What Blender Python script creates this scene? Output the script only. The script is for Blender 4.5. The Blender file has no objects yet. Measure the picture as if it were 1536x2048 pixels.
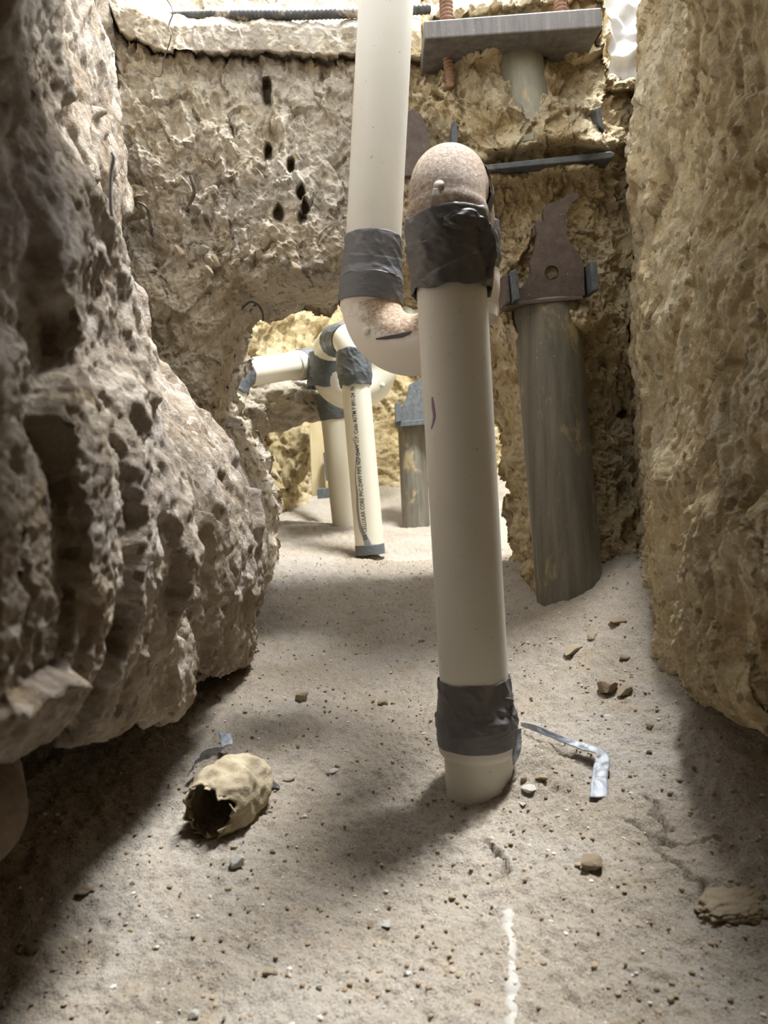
import bpy, math, random
import numpy as np
from mathutils import Vector, Matrix
from mathutils.geometry import tessellate_polygon

# ------------------------------------------------------------------ camera
F_PX = 1500.0
CAM_H = 0.45
PITCH = math.radians(-4.7)
ROLL = math.radians(3.4)
fw = np.array([0.0, math.cos(PITCH), math.sin(PITCH)])
up0 = np.array([0.0, -math.sin(PITCH), math.cos(PITCH)])
rt0 = np.array([1.0, 0.0, 0.0])
RT = rt0 * math.cos(ROLL) - up0 * math.sin(ROLL)
UP = up0 * math.cos(ROLL) + rt0 * math.sin(ROLL)
CAM = np.array([0.0, 0.0, CAM_H])

scene = bpy.context.scene
col = scene.collection
cd = bpy.data.cameras.new('camera')
cam = bpy.data.objects.new('camera', cd)
col.objects.link(cam)
cam.matrix_world = Matrix(((RT[0], UP[0], -fw[0], CAM[0]),
                           (RT[1], UP[1], -fw[1], CAM[1]),
                           (RT[2], UP[2], -fw[2], CAM[2]),
                           (0, 0, 0, 1)))
cd.sensor_fit = 'VERTICAL'
cd.sensor_height = 36.0
cd.sensor_width = 27.0
cd.lens = 36.0 * F_PX / 2048.0
cd.clip_start = 0.02
cd.dof.use_dof = True
cd.dof.focus_distance = 1.35
cd.dof.aperture_fstop = cd.lens / 3.6
scene.camera = cam

# ------------------------------------------------------------------ light
world = bpy.data.worlds.new('daylight')
scene.world = world
world.use_nodes = True
bg = world.node_tree.nodes['Background']
bg.inputs['Color'].default_value = (0.92, 0.96, 1.0, 1)
bg.inputs['Strength'].default_value = 2.75
# daylight falling through the long gap between slab and ground, high behind the beam on the right
sd = bpy.data.lights.new('sky_gap', 'AREA')
sd.shape = 'RECTANGLE'
sd.energy = 465.0
sd.size = 0.42
sd.size_y = 1.15
sd.color = (0.97, 0.985, 1.0)
sun = bpy.data.objects.new('sky_gap', sd)
col.objects.link(sun)
SUN_EL, SUN_AZ = math.radians(69), math.radians(42)      # azimuth from forward to the right
sdir = Vector((math.sin(SUN_AZ) * math.cos(SUN_EL), math.cos(SUN_AZ) * math.cos(SUN_EL), math.sin(SUN_EL)))
sun.location = Vector((0.0, 0.95, 0.3)) + sdir * 4.0
_hz = Vector((math.sin(SUN_AZ), math.cos(SUN_AZ), 0))
_side = _hz.cross(Vector((0, 0, 1))).normalized()
_long = sdir.cross(_side).normalized()
sun.matrix_world = Matrix(((_side.x, _long.x, sdir.x, sun.location.x), (_side.y, _long.y, sdir.y, sun.location.y), (_side.z, _long.z, sdir.z, sun.location.z), (0, 0, 0, 1)))
vs = scene.view_settings
vs.view_transform = 'Standard'
vs.look = 'None'
vs.gamma = 1.0
vs.use_curve_mapping = False
vs.exposure = 0.0

# ------------------------------------------------------------------ helpers
rng = np.random.RandomState(7)
random.seed(7)


def P(px, py, d):
    """a point of the place seen at photo pixel (px, py), d metres ahead"""
    px = np.asarray(px, float)[..., None]
    py = np.asarray(py, float)[..., None]
    d = np.asarray(d, float)[..., None]
    return CAM + d * fw + d * (px - 768.0) / F_PX * RT - d * (py - 1024.0) / F_PX * UP


_perm = rng.permutation(256)
_perm = np.concatenate([_perm, _perm, _perm])
_grad = rng.normal(size=(256, 3))
_grad /= np.linalg.norm(_grad, axis=1)[:, None]


def perlin(p, seed=0):
    p = np.asarray(p, float) + seed * 17.37
    i = np.floor(p).astype(np.int64)
    f = p - i
    w = f * f * f * (f * (f * 6 - 15) + 10)
    i &= 255
    out = 0
    for dx in (0, 1):
        a = _perm[i[..., 0] + dx]
        wx = w[..., 0] if dx else 1 - w[..., 0]
        for dy in (0, 1):
            b = _perm[a + i[..., 1] + dy]
            wy = w[..., 1] if dy else 1 - w[..., 1]
            for dz in (0, 1):
                g = _grad[_perm[b + i[..., 2] + dz] & 255]
                wz = w[..., 2] if dz else 1 - w[..., 2]
                dot = g[..., 0] * (f[..., 0] - dx) + g[..., 1] * (f[..., 1] - dy) + g[..., 2] * (f[..., 2] - dz)
                out = out + wx * wy * wz * dot
    return out * 1.5


def fbm(p, octv=4, seed=0, gain=0.5):
    a, s = 1.0, 0
    for k in range(octv):
        s = s + a * perlin(p * (2.03 ** k), seed + k * 3)
        a *= gain
    return s


def ridged(p, octv=3, seed=0, gain=0.5):
    a, s = 1.0, 0
    for k in range(octv):
        s = s + a * (0.5 - np.abs(perlin(p * (2.07 ** k), seed + k * 5)) * 2)
        a *= gain
    return s


def worley(p, seed=0):
    i = np.floor(p).astype(np.int64)
    f = p - i
    best = np.full(p.shape[:-1], 9.0)
    for dx in (-1, 0, 1):
        for dy in (-1, 0, 1):
            for dz in (-1, 0, 1):
                a = _perm[(i[..., 0] + dx + seed) & 255]
                b = _perm[a + ((i[..., 1] + dy) & 255)]
                c = _perm[b + ((i[..., 2] + dz) & 255)] & 255
                o = _grad[c] * 0.45 + 0.5
                v = np.array([dx, dy, dz]) + o - f
                best = np.minimum(best, (v * v).sum(-1))
    return np.sqrt(best)


def chips(p, seed=0):
    """broken facets: every cell is a tilted plane, with small cliffs between them"""
    i = np.floor(p).astype(np.int64)
    f = p - i
    best = np.full(p.shape[:-1], 9.0)
    val = np.zeros(p.shape[:-1])
    for dx in (-1, 0, 1):
        for dy in (-1, 0, 1):
            for dz in (-1, 0, 1):
                a = _perm[(i[..., 0] + dx + seed) & 255]
                b = _perm[a + ((i[..., 1] + dy) & 255)]
                c = _perm[b + ((i[..., 2] + dz) & 255)] & 255
                v = np.array([dx, dy, dz]) + _grad[c] * 0.45 + 0.5 - f
                dd = (v * v).sum(-1)
                near = dd < best
                best = np.where(near, dd, best)
                val = np.where(near, -(v * _grad[(c * 7 + 13) & 255]).sum(-1) * 1.5 + _grad[(c * 3 + 5) & 255][..., 0] * 0.6, val)
    return val


def rock_disp(p, seed=0, chis=1.0, rough=1.0, big=1.0, chip=0.06, tall=0.075):
    """chiselled clay and conglomerate: lumps, downward chisel strokes, crumbly grain"""
    wv = np.stack([perlin(p / 0.05, seed + 40), perlin(p / 0.05, seed + 41), perlin(p / 0.05, seed + 42)], -1)
    q = p + 0.012 * wv + 0.004 * np.stack([perlin(p / 0.015, seed + 43), perlin(p / 0.015, seed + 44), perlin(p / 0.015, seed + 45)], -1)
    d = 0.022 * big * fbm(p / 0.22, 2, seed)
    st = np.array([1 / 0.030, 1 / 0.030, 1 / tall])
    d = d + 0.007 * chis * ridged(q * st, 2, seed + 7)
    d = d + 0.115 * chip * rough * chips(q * np.array([1, 1, 0.7]) / chip, seed + 3)
    d = d + 0.0022 * rough * chips(q * np.array([1, 1, 0.75]) / 0.020, seed + 9)
    d = d + 0.005 * rough * fbm(q / 0.045, 5, seed + 11, 0.5)
    d = d + 0.0022 * rough * ridged(q / 0.012, 2, seed + 21, 0.6)
    return d


def mesh_np(name, verts, faces, smooth=True, tris=None):
    verts = np.asarray(verts, np.float32)
    me = bpy.data.meshes.new(name)
    faces = np.asarray(faces, np.int32)
    n4 = len(faces)
    k = faces.shape[1] if n4 else 4
    loops = faces.ravel()
    starts = np.arange(n4, dtype=np.int32) * k
    if tris is not None and len(tris):
        tris = np.asarray(tris, np.int32)
        starts = np.concatenate([starts, n4 * k + np.arange(len(tris), dtype=np.int32) * 3])
        loops = np.concatenate([loops, tris.ravel()])
    me.vertices.add(len(verts))
    me.vertices.foreach_set('co', verts.ravel())
    me.loops.add(len(loops))
    me.loops.foreach_set('vertex_index', loops.astype(np.int32))
    me.polygons.add(len(starts))
    me.polygons.foreach_set('loop_start', starts.astype(np.int32))
    me.update(calc_edges=True)
    me.validate()
    me.polygons.foreach_set('use_smooth', np.full(len(me.polygons), bool(smooth)))
    return me


def obj(name, me, mat=None, parent=None, label=None, cat=None, group=None, kind=None):
    o = bpy.data.objects.new(name, me)
    col.objects.link(o)
    if me is not None and mat is not None and not me.materials:
        me.materials.append(mat)
    if parent is not None:
        o.parent = parent
        o.matrix_parent_inverse = Matrix.Translation(-parent.location)
    for k, v in (('label', label), ('category', cat), ('group', group), ('kind', kind)):
        if v:
            o[k] = v
    return o


def empty(name, loc, label, cat, group=None):
    o = bpy.data.objects.new(name, None)
    col.objects.link(o)
    o.empty_display_size = 0.05
    o.location = Vector([float(v) for v in loc])
    o['label'] = label
    o['category'] = cat
    if group:
        o['group'] = group
    return o


def grid_faces(nu, nv, off=0):
    i = np.arange(nu * nv).reshape(nu, nv) + off
    return np.stack([i[:-1, :-1], i[1:, :-1], i[1:, 1:], i[:-1, 1:]], -1).reshape(-1, 4)


def catmull(ctrl, n):
    """resample the first axis of a control array"""
    ctrl = np.asarray(ctrl, float)
    m = len(ctrl)
    t = np.linspace(0, m - 1, n)
    i = np.clip(np.floor(t).astype(int), 0, m - 2)
    f = (t - i).reshape((-1,) + (1,) * (ctrl.ndim - 1))
    p0 = ctrl[np.clip(i - 1, 0, m - 1)]
    p1 = ctrl[i]
    p2 = ctrl[i + 1]
    p3 = ctrl[np.clip(i + 2, 0, m - 1)]
    return 0.5 * (2 * p1 + (p2 - p0) * f + (2 * p0 - 5 * p1 + 4 * p2 - p3) * f * f + (3 * p1 - p0 - 3 * p2 + p3) * f ** 3)


def loft(ctrl, nu, nv):
    a = catmull(ctrl, nu)
    return catmull(a.transpose(1, 0, 2), nv).transpose(1, 0, 2)


def grid_normals(g):
    du = np.gradient(g, axis=0)
    dv = np.gradient(g, axis=1)
    n = np.cross(du, dv)
    return n / (np.linalg.norm(n, axis=-1, keepdims=True) + 1e-12)


def unit(v):
    v = np.asarray(v, float)
    return v / np.linalg.norm(v)


def lerp(a, b, t):
    return np.asarray(a) * (1 - t) + np.asarray(b) * t


def sweep(path, rad, nseg=48, disp=None, caps=True, ref=None):
    path = np.asarray(path, float)
    n = len(path)
    rad = np.broadcast_to(np.asarray(rad, float), (n,))
    tan = np.gradient(path, axis=0)
    tan /= np.linalg.norm(tan, axis=1)[:, None] + 1e-12
    r = np.array([0.0, -1.0, 0.03]) if ref is None else np.asarray(ref, float)
    if abs(np.dot(r, tan[0])) > 0.95:
        r = np.array([0.0, 0.0, 1.0])
    N = np.zeros((n, 3))
    v = r - tan[0] * np.dot(r, tan[0])
    N[0] = unit(v)
    for i in range(1, n):
        v = N[i - 1] - tan[i] * np.dot(N[i - 1], tan[i])
        N[i] = unit(v)
    B = np.cross(tan, N)
    th = np.linspace(0, 2 * math.pi, nseg, endpoint=False)
    s = np.concatenate([[0], np.cumsum(np.linalg.norm(np.diff(path, axis=0), axis=1))])
    R = np.repeat(rad[:, None], nseg, 1)
    if disp is not None:
        R = R + disp(th[None, :], s[:, None], R)
    vs_ = path[:, None] + R[..., None] * (np.cos(th)[None, :, None] * N[:, None] + np.sin(th)[None, :, None] * B[:, None])
    idx = np.arange(n * nseg).reshape(n, nseg)
    j = np.roll(idx, -1, axis=1)
    q = np.stack([idx[:-1], j[:-1], j[1:], idx[1:]], -1).reshape(-1, 4)
    V = vs_.reshape(-1, 3)
    tris = None
    if caps:
        V = np.concatenate([V, path[:1], path[-1:]])
        a, b = n * nseg, n * nseg + 1
        tris = np.concatenate([np.stack([np.full(nseg, a), j[0], idx[0]], -1), np.stack([np.full(nseg, b), idx[-1], j[-1]], -1)])
    return V, q, tris


def sweep_mesh(name, *a, **k):
    V, q, t = sweep(*a, **k)
    return mesh_np(name, V, q, True, t)


def fillet(points, radii, step=0.004):
    """polyline with rounded corners, evenly sampled"""
    pts = [np.asarray(p, float) for p in points]
    out = [pts[0]]
    for k in range(1, len(pts) - 1):
        a, b, c = pts[k - 1], pts[k], pts[k + 1]
        u, w = unit(a - b), unit(c - b)
        ang = math.acos(np.clip(np.dot(u, w), -1, 1))
        r = radii[k - 1]
        t = r / math.tan(ang / 2)
        cen = b + unit(u + w) * (r / math.sin(ang / 2))
        p1, p2 = b + u * t, b + w * t
        v1, v2 = p1 - cen, p2 - cen
        tot = math.acos(np.clip(np.dot(unit(v1), unit(v2)), -1, 1))
        m = max(4, int(tot * r / step))
        for i in range(m + 1):
            f = i / m
            sv = (math.sin((1 - f) * tot) * v1 + math.sin(f * tot) * v2) / math.sin(tot)
            out.append(cen + sv)
    out.append(pts[-1])
    out = np.array(out)
    s = np.concatenate([[0], np.cumsum(np.linalg.norm(np.diff(out, axis=0), axis=1))])
    keep = np.concatenate([[True], np.diff(s) > 1e-6])
    out, s = out[keep], s[keep]
    n = max(3, int(s[-1] / step))
    ss = np.linspace(0, s[-1], n)
    return np.stack([np.interp(ss, s, out[:, k]) for k in range(3)], -1)


def line(a, b, step=0.004):
    a, b = np.asarray(a, float), np.asarray(b, float)
    n = max(2, int(np.linalg.norm(b - a) / step))
    return a + (b - a) * np.linspace(0, 1, n)[:, None]


def smooth(x, a, b):
    t = np.clip((x - a) / (b - a), 0, 1)
    return t * t * (3 - 2 * t)


def prism(poly, depth_vec, holes=()):
    """extruded outline; poly is Nx3, depth_vec the thickness vector"""
    loops = [np.asarray(poly, float)] + [np.asarray(h, float) for h in holes]
    flat = np.concatenate(loops)
    tri = tessellate_polygon([[Vector(p) for p in l] for l in loops])
    n = len(flat)
    V = np.concatenate([flat, flat + np.asarray(depth_vec)])
    T = [list(t) for t in tri] + [[a + n, c + n, b + n] for a, b, c in tri]
    Q = []
    o = 0
    for l in loops:
        m = len(l)
        for i in range(m):
            a, b = o + i, o + (i + 1) % m
            Q.append([a, b, b + n, a + n])
        o += m
    return mesh_np('plate', V, np.array(Q), False, np.array(T))


def block(corners_front, depth_vec, bev=0.002):
    import bmesh
    me = prism(corners_front, depth_vec)
    bm = bmesh.new()
    bm.from_mesh(me)
    bmesh.ops.recalc_face_normals(bm, faces=bm.faces)
    if bev:
        bmesh.ops.dissolve_limit(bm, angle_limit=0.02, verts=bm.verts, edges=bm.edges)
        bmesh.ops.bevel(bm, geom=list(bm.edges), offset=bev, segments=2, affect='EDGES', profile=0.5)
    bm.to_mesh(me)
    bm.free()
    return me


def ribbon(pts, wid, normal_wid, thick=0.0008, n=60, m=9, wrinkle=0.0015, seed=0, wl=0.012):
    """a strip of tape: pts its middle line, normal_wid its width directions"""
    c = catmull(np.asarray(pts, float), n)
    w = catmull(np.asarray(normal_wid, float), n)
    w /= np.linalg.norm(w, axis=1)[:, None]
    wd = catmull(np.asarray(wid, float), n)
    t = np.gradient(c, axis=0)
    nn = np.cross(t, w)
    nn /= np.linalg.norm(nn, axis=1)[:, None] + 1e-9
    u = np.linspace(-0.5, 0.5, m)
    rag = 1 + 0.12 * perlin(np.stack([np.arange(n) * 0.35, np.zeros(n), np.zeros(n)], -1), seed)
    g = c[:, None] + (wd * rag)[:, None, None] * u[None, :, None] * w[:, None]
    g = g + nn[:, None] * (wrinkle * fbm(g / wl, 2, seed))[..., None]
    top = g + nn[:, None] * thick * 0.5
    bot = g - nn[:, None] * thick * 0.5
    V = np.concatenate([top.reshape(-1, 3), bot.reshape(-1, 3)])
    a = grid_faces(n, m)
    b = grid_faces(n, m, n * m)[:, ::-1]
    idx = np.arange(n * m).reshape(n, m)
    ring = np.concatenate([idx[:, 0], idx[-1, 1:], idx[-2::-1, -1], idx[0, -2:0:-1]])
    nx = np.roll(ring, -1)
    e = np.stack([ring, ring + n * m, nx + n * m, nx], -1)
    return mesh_np('tape', V, np.concatenate([a, b, e]))


def tps_fit(xy, z, lam=1e-4):
    n = len(xy)
    d = np.linalg.norm(xy[:, None] - xy[None], axis=-1)
    K = np.where(d > 0, d * d * np.log(d + 1e-12), 0) + lam * np.eye(n)
    A = np.zeros((n + 3, n + 3))
    A[:n, :n] = K
    A[:n, n] = 1
    A[:n, n + 1:] = xy
    A[n:, :n] = A[:n, n:].T
    sol = np.linalg.solve(A, np.concatenate([z, [0, 0, 0]]))

    def ev(x, y):
        out = sol[n] + sol[n + 1] * x + sol[n + 2] * y
        for k in range(n):
            r2 = (x - xy[k, 0]) ** 2 + (y - xy[k, 1]) ** 2 + 1e-12
            out = out + sol[k] * 0.5 * r2 * np.log(r2)
        return out
    return ev


# ------------------------------------------------------------------ materials
class NT:
    def __init__(self, name):
        self.m = bpy.data.materials.new(name)
        self.m.use_nodes = True
        self.t = self.m.node_tree
        self.b = self.t.nodes['Principled BSDF']
        self.co = self.t.nodes.new('ShaderNodeTexCoord').outputs['Object']

    def n(self, kind, **kw):
        nd = self.t.nodes.new(kind)
        for k, v in kw.items():
            setattr(nd, k, v)
        return nd

    def link(self, a, b):
        self.t.links.new(a, b)

    def noise(self, scale, detail=6, rough=0.6, dist=0.0, stretch=None, co=None):
        nd = self.n('ShaderNodeTexNoise')
        nd.inputs['Scale'].default_value = scale
        nd.inputs['Detail'].default_value = detail
        nd.inputs['Roughness'].default_value = rough
        nd.inputs['Distortion'].default_value = dist
        src = co or self.co
        if stretch:
            mp = self.n('ShaderNodeMapping')
            mp.inputs['Scale'].default_value = stretch
            self.link(src, mp.inputs['Vector'])
            src = mp.outputs['Vector']
        self.link(src, nd.inputs['Vector'])
        return nd.outputs['Fac']

    def voronoi(self, scale, feature='F1', out='Distance', rnd=1.0, stretch=None):
        nd = self.n('ShaderNodeTexVoronoi', feature=feature)
        nd.inputs['Scale'].default_value = scale
        nd.inputs['Randomness'].default_value = rnd
        src = self.co
        if stretch:
            mp = self.n('ShaderNodeMapping')
            mp.inputs['Scale'].default_value = stretch
            self.link(src, mp.inputs['Vector'])
            src = mp.outputs['Vector']
        self.link(src, nd.inputs['Vector'])
        return nd.outputs[out]

    def ramp(self, fac, stops, interp='LINEAR'):
        nd = self.n('ShaderNodeValToRGB')
        nd.color_ramp.interpolation = interp
        el = nd.color_ramp.elements
        while len(el) < len(stops):
            el.new(0.5)
        for e, (p, c) in zip(el, stops):
            e.position = p
            e.color = c if len(c) == 4 else (*c, 1)
        self.link(fac, nd.inputs['Fac'])
        return nd.outputs['Color']

    def step(self, fac, a, b):
        nd = self.n('ShaderNodeMapRange', interpolation_type='SMOOTHSTEP')
        nd.inputs['From Min'].default_value = a
        nd.inputs['From Max'].default_value = b
        self.link(fac, nd.inputs['Value'])
        return nd.outputs['Result']

    def math(self, op, a, b=None):
        nd = self.n('ShaderNodeMath', operation=op)
        for i, v in enumerate((a, b)):
            if v is None:
                continue
            if isinstance(v, (int, float)):
                nd.inputs[i].default_value = v
            else:
                self.link(v, nd.inputs[i])
        return nd.outputs['Value']

    def mix(self, fac, a, b, mode='MIX'):
        nd = self.n('ShaderNodeMix', data_type='RGBA', blend_type=mode)
        if isinstance(fac, (int, float)):
            nd.inputs[0].default_value = fac
        else:
            self.link(fac, nd.inputs[0])
        for s, v in ((6, a), (7, b)):
            if isinstance(v, tuple):
                nd.inputs[s].default_value = (*v, 1) if len(v) == 3 else v
            else:
                self.link(v, nd.inputs[s])
        return nd.outputs[2]

    def bump(self, height, strength, dist, prev=None):
        nd = self.n('ShaderNodeBump')
        nd.inputs['Strength'].default_value = strength
        nd.inputs['Distance'].default_value = dist
        self.link(height, nd.inputs['Height'])
        if prev is not None:
            self.link(prev, nd.inputs['Normal'])
        return nd.outputs['Normal']

    def done(self, color, rough, normal=None, metal=0.0, spec=0.5):
        if isinstance(color, tuple):
            self.b.inputs['Base Color'].default_value = (*color, 1)
        else:
            self.link(color, self.b.inputs['Base Color'])
        if isinstance(rough, (int, float)):
            self.b.inputs['Roughness'].default_value = rough
        else:
            self.link(rough, self.b.inputs['Roughness'])
        if isinstance(metal, (int, float)):
            self.b.inputs['Metallic'].default_value = metal
        else:
            self.link(metal, self.b.inputs['Metallic'])
        self.b.inputs['Specular IOR Level'].default_value = spec
        if normal is not None:
            self.link(normal, self.b.inputs['Normal'])
        return self.m


def clay_material(name, lo, mid, hi, stain, grey, grey_amt=0.5, fine=1.0):
    t = NT(name)
    c = t.ramp(t.noise(9, 8, 0.62, 0.6), [(0.30, lo), (0.5, mid), (0.68, hi)])
    c = t.mix(t.math('MULTIPLY', t.step(t.noise(4.2, 5, 0.6, 0.8), 0.46, 0.66), grey_amt), c, grey)
    c = t.mix(t.math('MULTIPLY', t.step(t.noise(15, 6, 0.65, 0.3), 0.56, 0.72), 0.55), c, stain)
    # pale and dark aggregate grains
    vc = t.voronoi(95, out='Color')
    sep = t.n('ShaderNodeSeparateColor')
    t.link(vc, sep.inputs[0])
    g1 = t.step(sep.outputs[0], 0.86, 0.90)
    c = t.mix(t.math('MULTIPLY', g1, 0.55), c, hi)
    g2 = t.step(sep.outputs[1], 0.90, 0.94)
    c = t.mix(t.math('MULTIPLY', g2, 0.55), c, (lo[0] * 0.5, lo[1] * 0.48, lo[2] * 0.46))
    f = t.noise(320, 3, 0.7)
    c = t.mix(0.35, c, t.ramp(f, [(0.25, (0.22, 0.22, 0.22)), (0.75, (0.80, 0.80, 0.80))]), 'OVERLAY')
    n = t.bump(t.noise(60, 10, 0.72, 0.4), 0.5 * fine, 0.010)
    n = t.bump(t.voronoi(130), 0.35 * fine, 0.006, n)
    n = t.bump(t.noise(420, 4, 0.7), 0.8 * fine, 0.003, n)
    return t.done(c, 0.95, n, spec=0.15)


M = {}
M['clay'] = clay_material('yellow_clay', (0.40, 0.29, 0.155), (0.59, 0.47, 0.28), (0.71, 0.61, 0.43), (0.52, 0.365, 0.15), (0.48, 0.44, 0.35), 0.35)
M['beam'] = clay_material('rough_concrete', (0.38, 0.31, 0.21), (0.56, 0.48, 0.36), (0.74, 0.67, 0.55), (0.56, 0.42, 0.22), (0.50, 0.46, 0.42), 0.6)
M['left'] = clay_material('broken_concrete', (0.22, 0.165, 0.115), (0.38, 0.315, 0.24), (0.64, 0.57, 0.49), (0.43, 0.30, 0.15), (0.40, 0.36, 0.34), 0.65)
M['far'] = clay_material('pale_clay', (0.33, 0.24, 0.11), (0.50, 0.40, 0.22), (0.60, 0.51, 0.32), (0.44, 0.30, 0.10), (0.42, 0.37, 0.27), 0.3)


def sand_material():
    t = NT('dry_sand')
    c = t.ramp(t.noise(3.5, 6, 0.6, 0.5), [(0.3, (0.31, 0.26, 0.195)), (0.5, (0.395, 0.345, 0.28)), (0.7, (0.455, 0.415, 0.36))])
    c = t.mix(t.math('MULTIPLY', t.step(t.noise(22, 6, 0.65), 0.5, 0.75), 0.35), c, (0.42, 0.31, 0.18))
    vc = t.voronoi(520, out='Color')
    sep = t.n('ShaderNodeSeparateColor')
    t.link(vc, sep.inputs[0])
    c = t.mix(t.math('MULTIPLY', t.step(sep.outputs[0], 0.84, 0.92), 0.5), c, (0.20, 0.155, 0.11))
    c = t.mix(t.math('MULTIPLY', t.step(sep.outputs[1], 0.88, 0.95), 0.28), c, (0.66, 0.62, 0.55))
    n = t.bump(t.noise(45, 8, 0.7), 0.5, 0.006)
    n = t.bump(t.voronoi(330), 0.5, 0.0025, n)
    n = t.bump(t.noise(600, 4, 0.75), 0.8, 0.002, n)
    return t.done(c, 0.97, n, spec=0.1)


M['sand'] = sand_material()


def stone_material(name, a, b):
    t = NT(name)
    c = t.ramp(t.noise(45, 6, 0.65), [(0.3, a), (0.7, b)])
    n = t.bump(t.noise(160, 6, 0.7), 0.7, 0.003)
    return t.done(c, 0.93, n, spec=0.15)


M['stone_tan'] = stone_material('tan_stone', (0.40, 0.31, 0.20), (0.58, 0.49, 0.36))
M['stone_white'] = stone_material('pale_stone', (0.56, 0.52, 0.46), (0.80, 0.77, 0.70))
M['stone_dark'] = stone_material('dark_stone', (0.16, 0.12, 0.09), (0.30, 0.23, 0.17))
M['stone_brown'] = stone_material('brown_stone', (0.30, 0.22, 0.14), (0.46, 0.37, 0.26))


def pvc_material(name, base, dirt_amt):
    t = NT(name)
    c = t.mix(t.math('MULTIPLY', t.step(t.noise(7, 5, 0.6), 0.45, 0.75), 0.35 * dirt_amt), base, (base[0] * 0.82, base[1] * 0.78, base[2] * 0.68))
    c = t.mix(t.math('MULTIPLY', t.step(t.noise(190, 2, 0.5), 0.70, 0.76), 0.6 * dirt_amt), c, (0.30, 0.24, 0.17))
    n = t.bump(t.noise(90, 3, 0.5), 0.06, 0.002)
    return t.done(c, 0.42, n, spec=0.4)


M['pvc'] = pvc_material('white_pvc', (0.69, 0.665, 0.595), 1.0)
M['pvc_back'] = pvc_material('cream_pvc', (0.68, 0.645, 0.53), 0.7)


def dusty_pvc(name, lo, hi, dust=(0.52, 0.34, 0.20)):
    """PVC fitting whose upper side carries a crust of brown saw dust"""
    t = NT(name)
    geo = t.n('ShaderNodeNewGeometry')
    sep = t.n('ShaderNodeSeparateXYZ')
    t.link(geo.outputs['Normal'], sep.inputs[0])
    z = t.math('ADD', sep.outputs['Z'], t.math('MULTIPLY', t.math('SUBTRACT', t.noise(70, 5, 0.7), 0.5), 0.9))
    m = t.step(z, lo, hi)
    g = t.noise(190, 6, 0.8, 0.8)
    dc = t.ramp(g, [(0.36, (dust[0] * 0.45, dust[1] * 0.40, dust[2] * 0.36)), (0.5, dust), (0.62, (0.80, 0.68, 0.54))])
    base = (0.72, 0.67, 0.60)
    c = t.mix(t.math('MULTIPLY', m, 0.9), base, dc)
    n = t.bump(t.math('MULTIPLY', g, m), 0.9, 0.004)
    return t.done(c, 0.7, n, spec=0.25)


M['pvc_trap'] = dusty_pvc('dusty_pvc', 0.02, 0.35)
M['pvc_dome'] = dusty_pvc('crusted_pvc', -0.35, -0.05, (0.50, 0.35, 0.24))


def tape_material(name, base, rough):
    t = NT(name)
    c = t.mix(t.math('MULTIPLY', t.step(t.noise(28, 5, 0.65), 0.52, 0.75), 0.35), base, (0.33, 0.29, 0.24))
    n = t.bump(t.noise(38, 4, 0.55, 0.8, (1, 1, 2.2)), 0.35, 0.004)
    n = t.bump(t.noise(900, 1, 0.5), 0.05, 0.001, n)
    return t.done(c, rough, n, spec=0.5)


M['tape'] = tape_material('grey_tape', (0.125, 0.125, 0.13), 0.45)
M['tape_dark'] = tape_material('dark_tape', (0.105, 0.10, 0.10), 0.45)
M['tape_back'] = tape_material('slate_tape', (0.095, 0.105, 0.112), 0.5)
M['tape_blue'] = tape_material('silver_tape', (0.25, 0.27, 0.30), 0.45)


def steel_material(name, base, light, dirt, dirt_at, streak=True, metal=0.35, rough=0.6):
    t = NT(name)
    s = t.noise(55, 6, 0.65, 0.2, (1, 1, 0.06)) if streak else t.noise(55, 6, 0.65)
    c = t.ramp(s, [(0.3, base), (0.7, light)])
    d = t.step(t.noise(13, 8, 0.68, 0.3, (1, 1, 0.55)), dirt_at, dirt_at + 0.1)
    c = t.mix(t.math('MULTIPLY', d, 0.85), c, dirt)
    sp = t.step(t.noise(230, 3, 0.6), 0.66, 0.72)
    c = t.mix(t.math('MULTIPLY', sp, 0.5), c, (0.60, 0.52, 0.42))
    n = t.bump(t.noise(140, 6, 0.7), 0.3, 0.002)
    n = t.bump(d, 0.5, 0.002, n)
    return t.done(c, rough, n, metal=metal, spec=0.4)


M['pile'] = steel_material('weathered_pile_steel', (0.12, 0.11, 0.09), (0.24, 0.22, 0.17), (0.42, 0.34, 0.19), 0.55)
M['sleeve'] = steel_material('pale_sleeve_steel', (0.22, 0.21, 0.16), (0.33, 0.31, 0.24), (0.45, 0.38, 0.25), 0.60)
M['bracket'] = steel_material('brown_bracket_steel', (0.085, 0.062, 0.05), (0.15, 0.115, 0.095), (0.40, 0.31, 0.20), 0.66, False)
M['flange'] = steel_material('blue_grey_steel', (0.075, 0.085, 0.09), (0.15, 0.16, 0.165), (0.42, 0.35, 0.23), 0.60, False)
M['plate'] = steel_material('sawn_plate_steel', (0.13, 0.12, 0.115), (0.27, 0.25, 0.235), (0.38, 0.32, 0.24), 0.62, True)
M['rod'] = steel_material('rusty_rod', (0.20, 0.11, 0.07), (0.42, 0.26, 0.17), (0.45, 0.36, 0.25), 0.68, False)
M['rebar'] = steel_material('rebar_steel', (0.045, 0.045, 0.045), (0.12, 0.115, 0.11), (0.55, 0.47, 0.35), 0.54, False)
M['wire'] = steel_material('rusty_wire', (0.10, 0.085, 0.07), (0.20, 0.17, 0.14), (0.36, 0.30, 0.22), 0.6, False)
M['wire_grey'] = steel_material('grey_wire', (0.30, 0.30, 0.30), (0.46, 0.46, 0.45), (0.40, 0.34, 0.26), 0.6, False)


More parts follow.
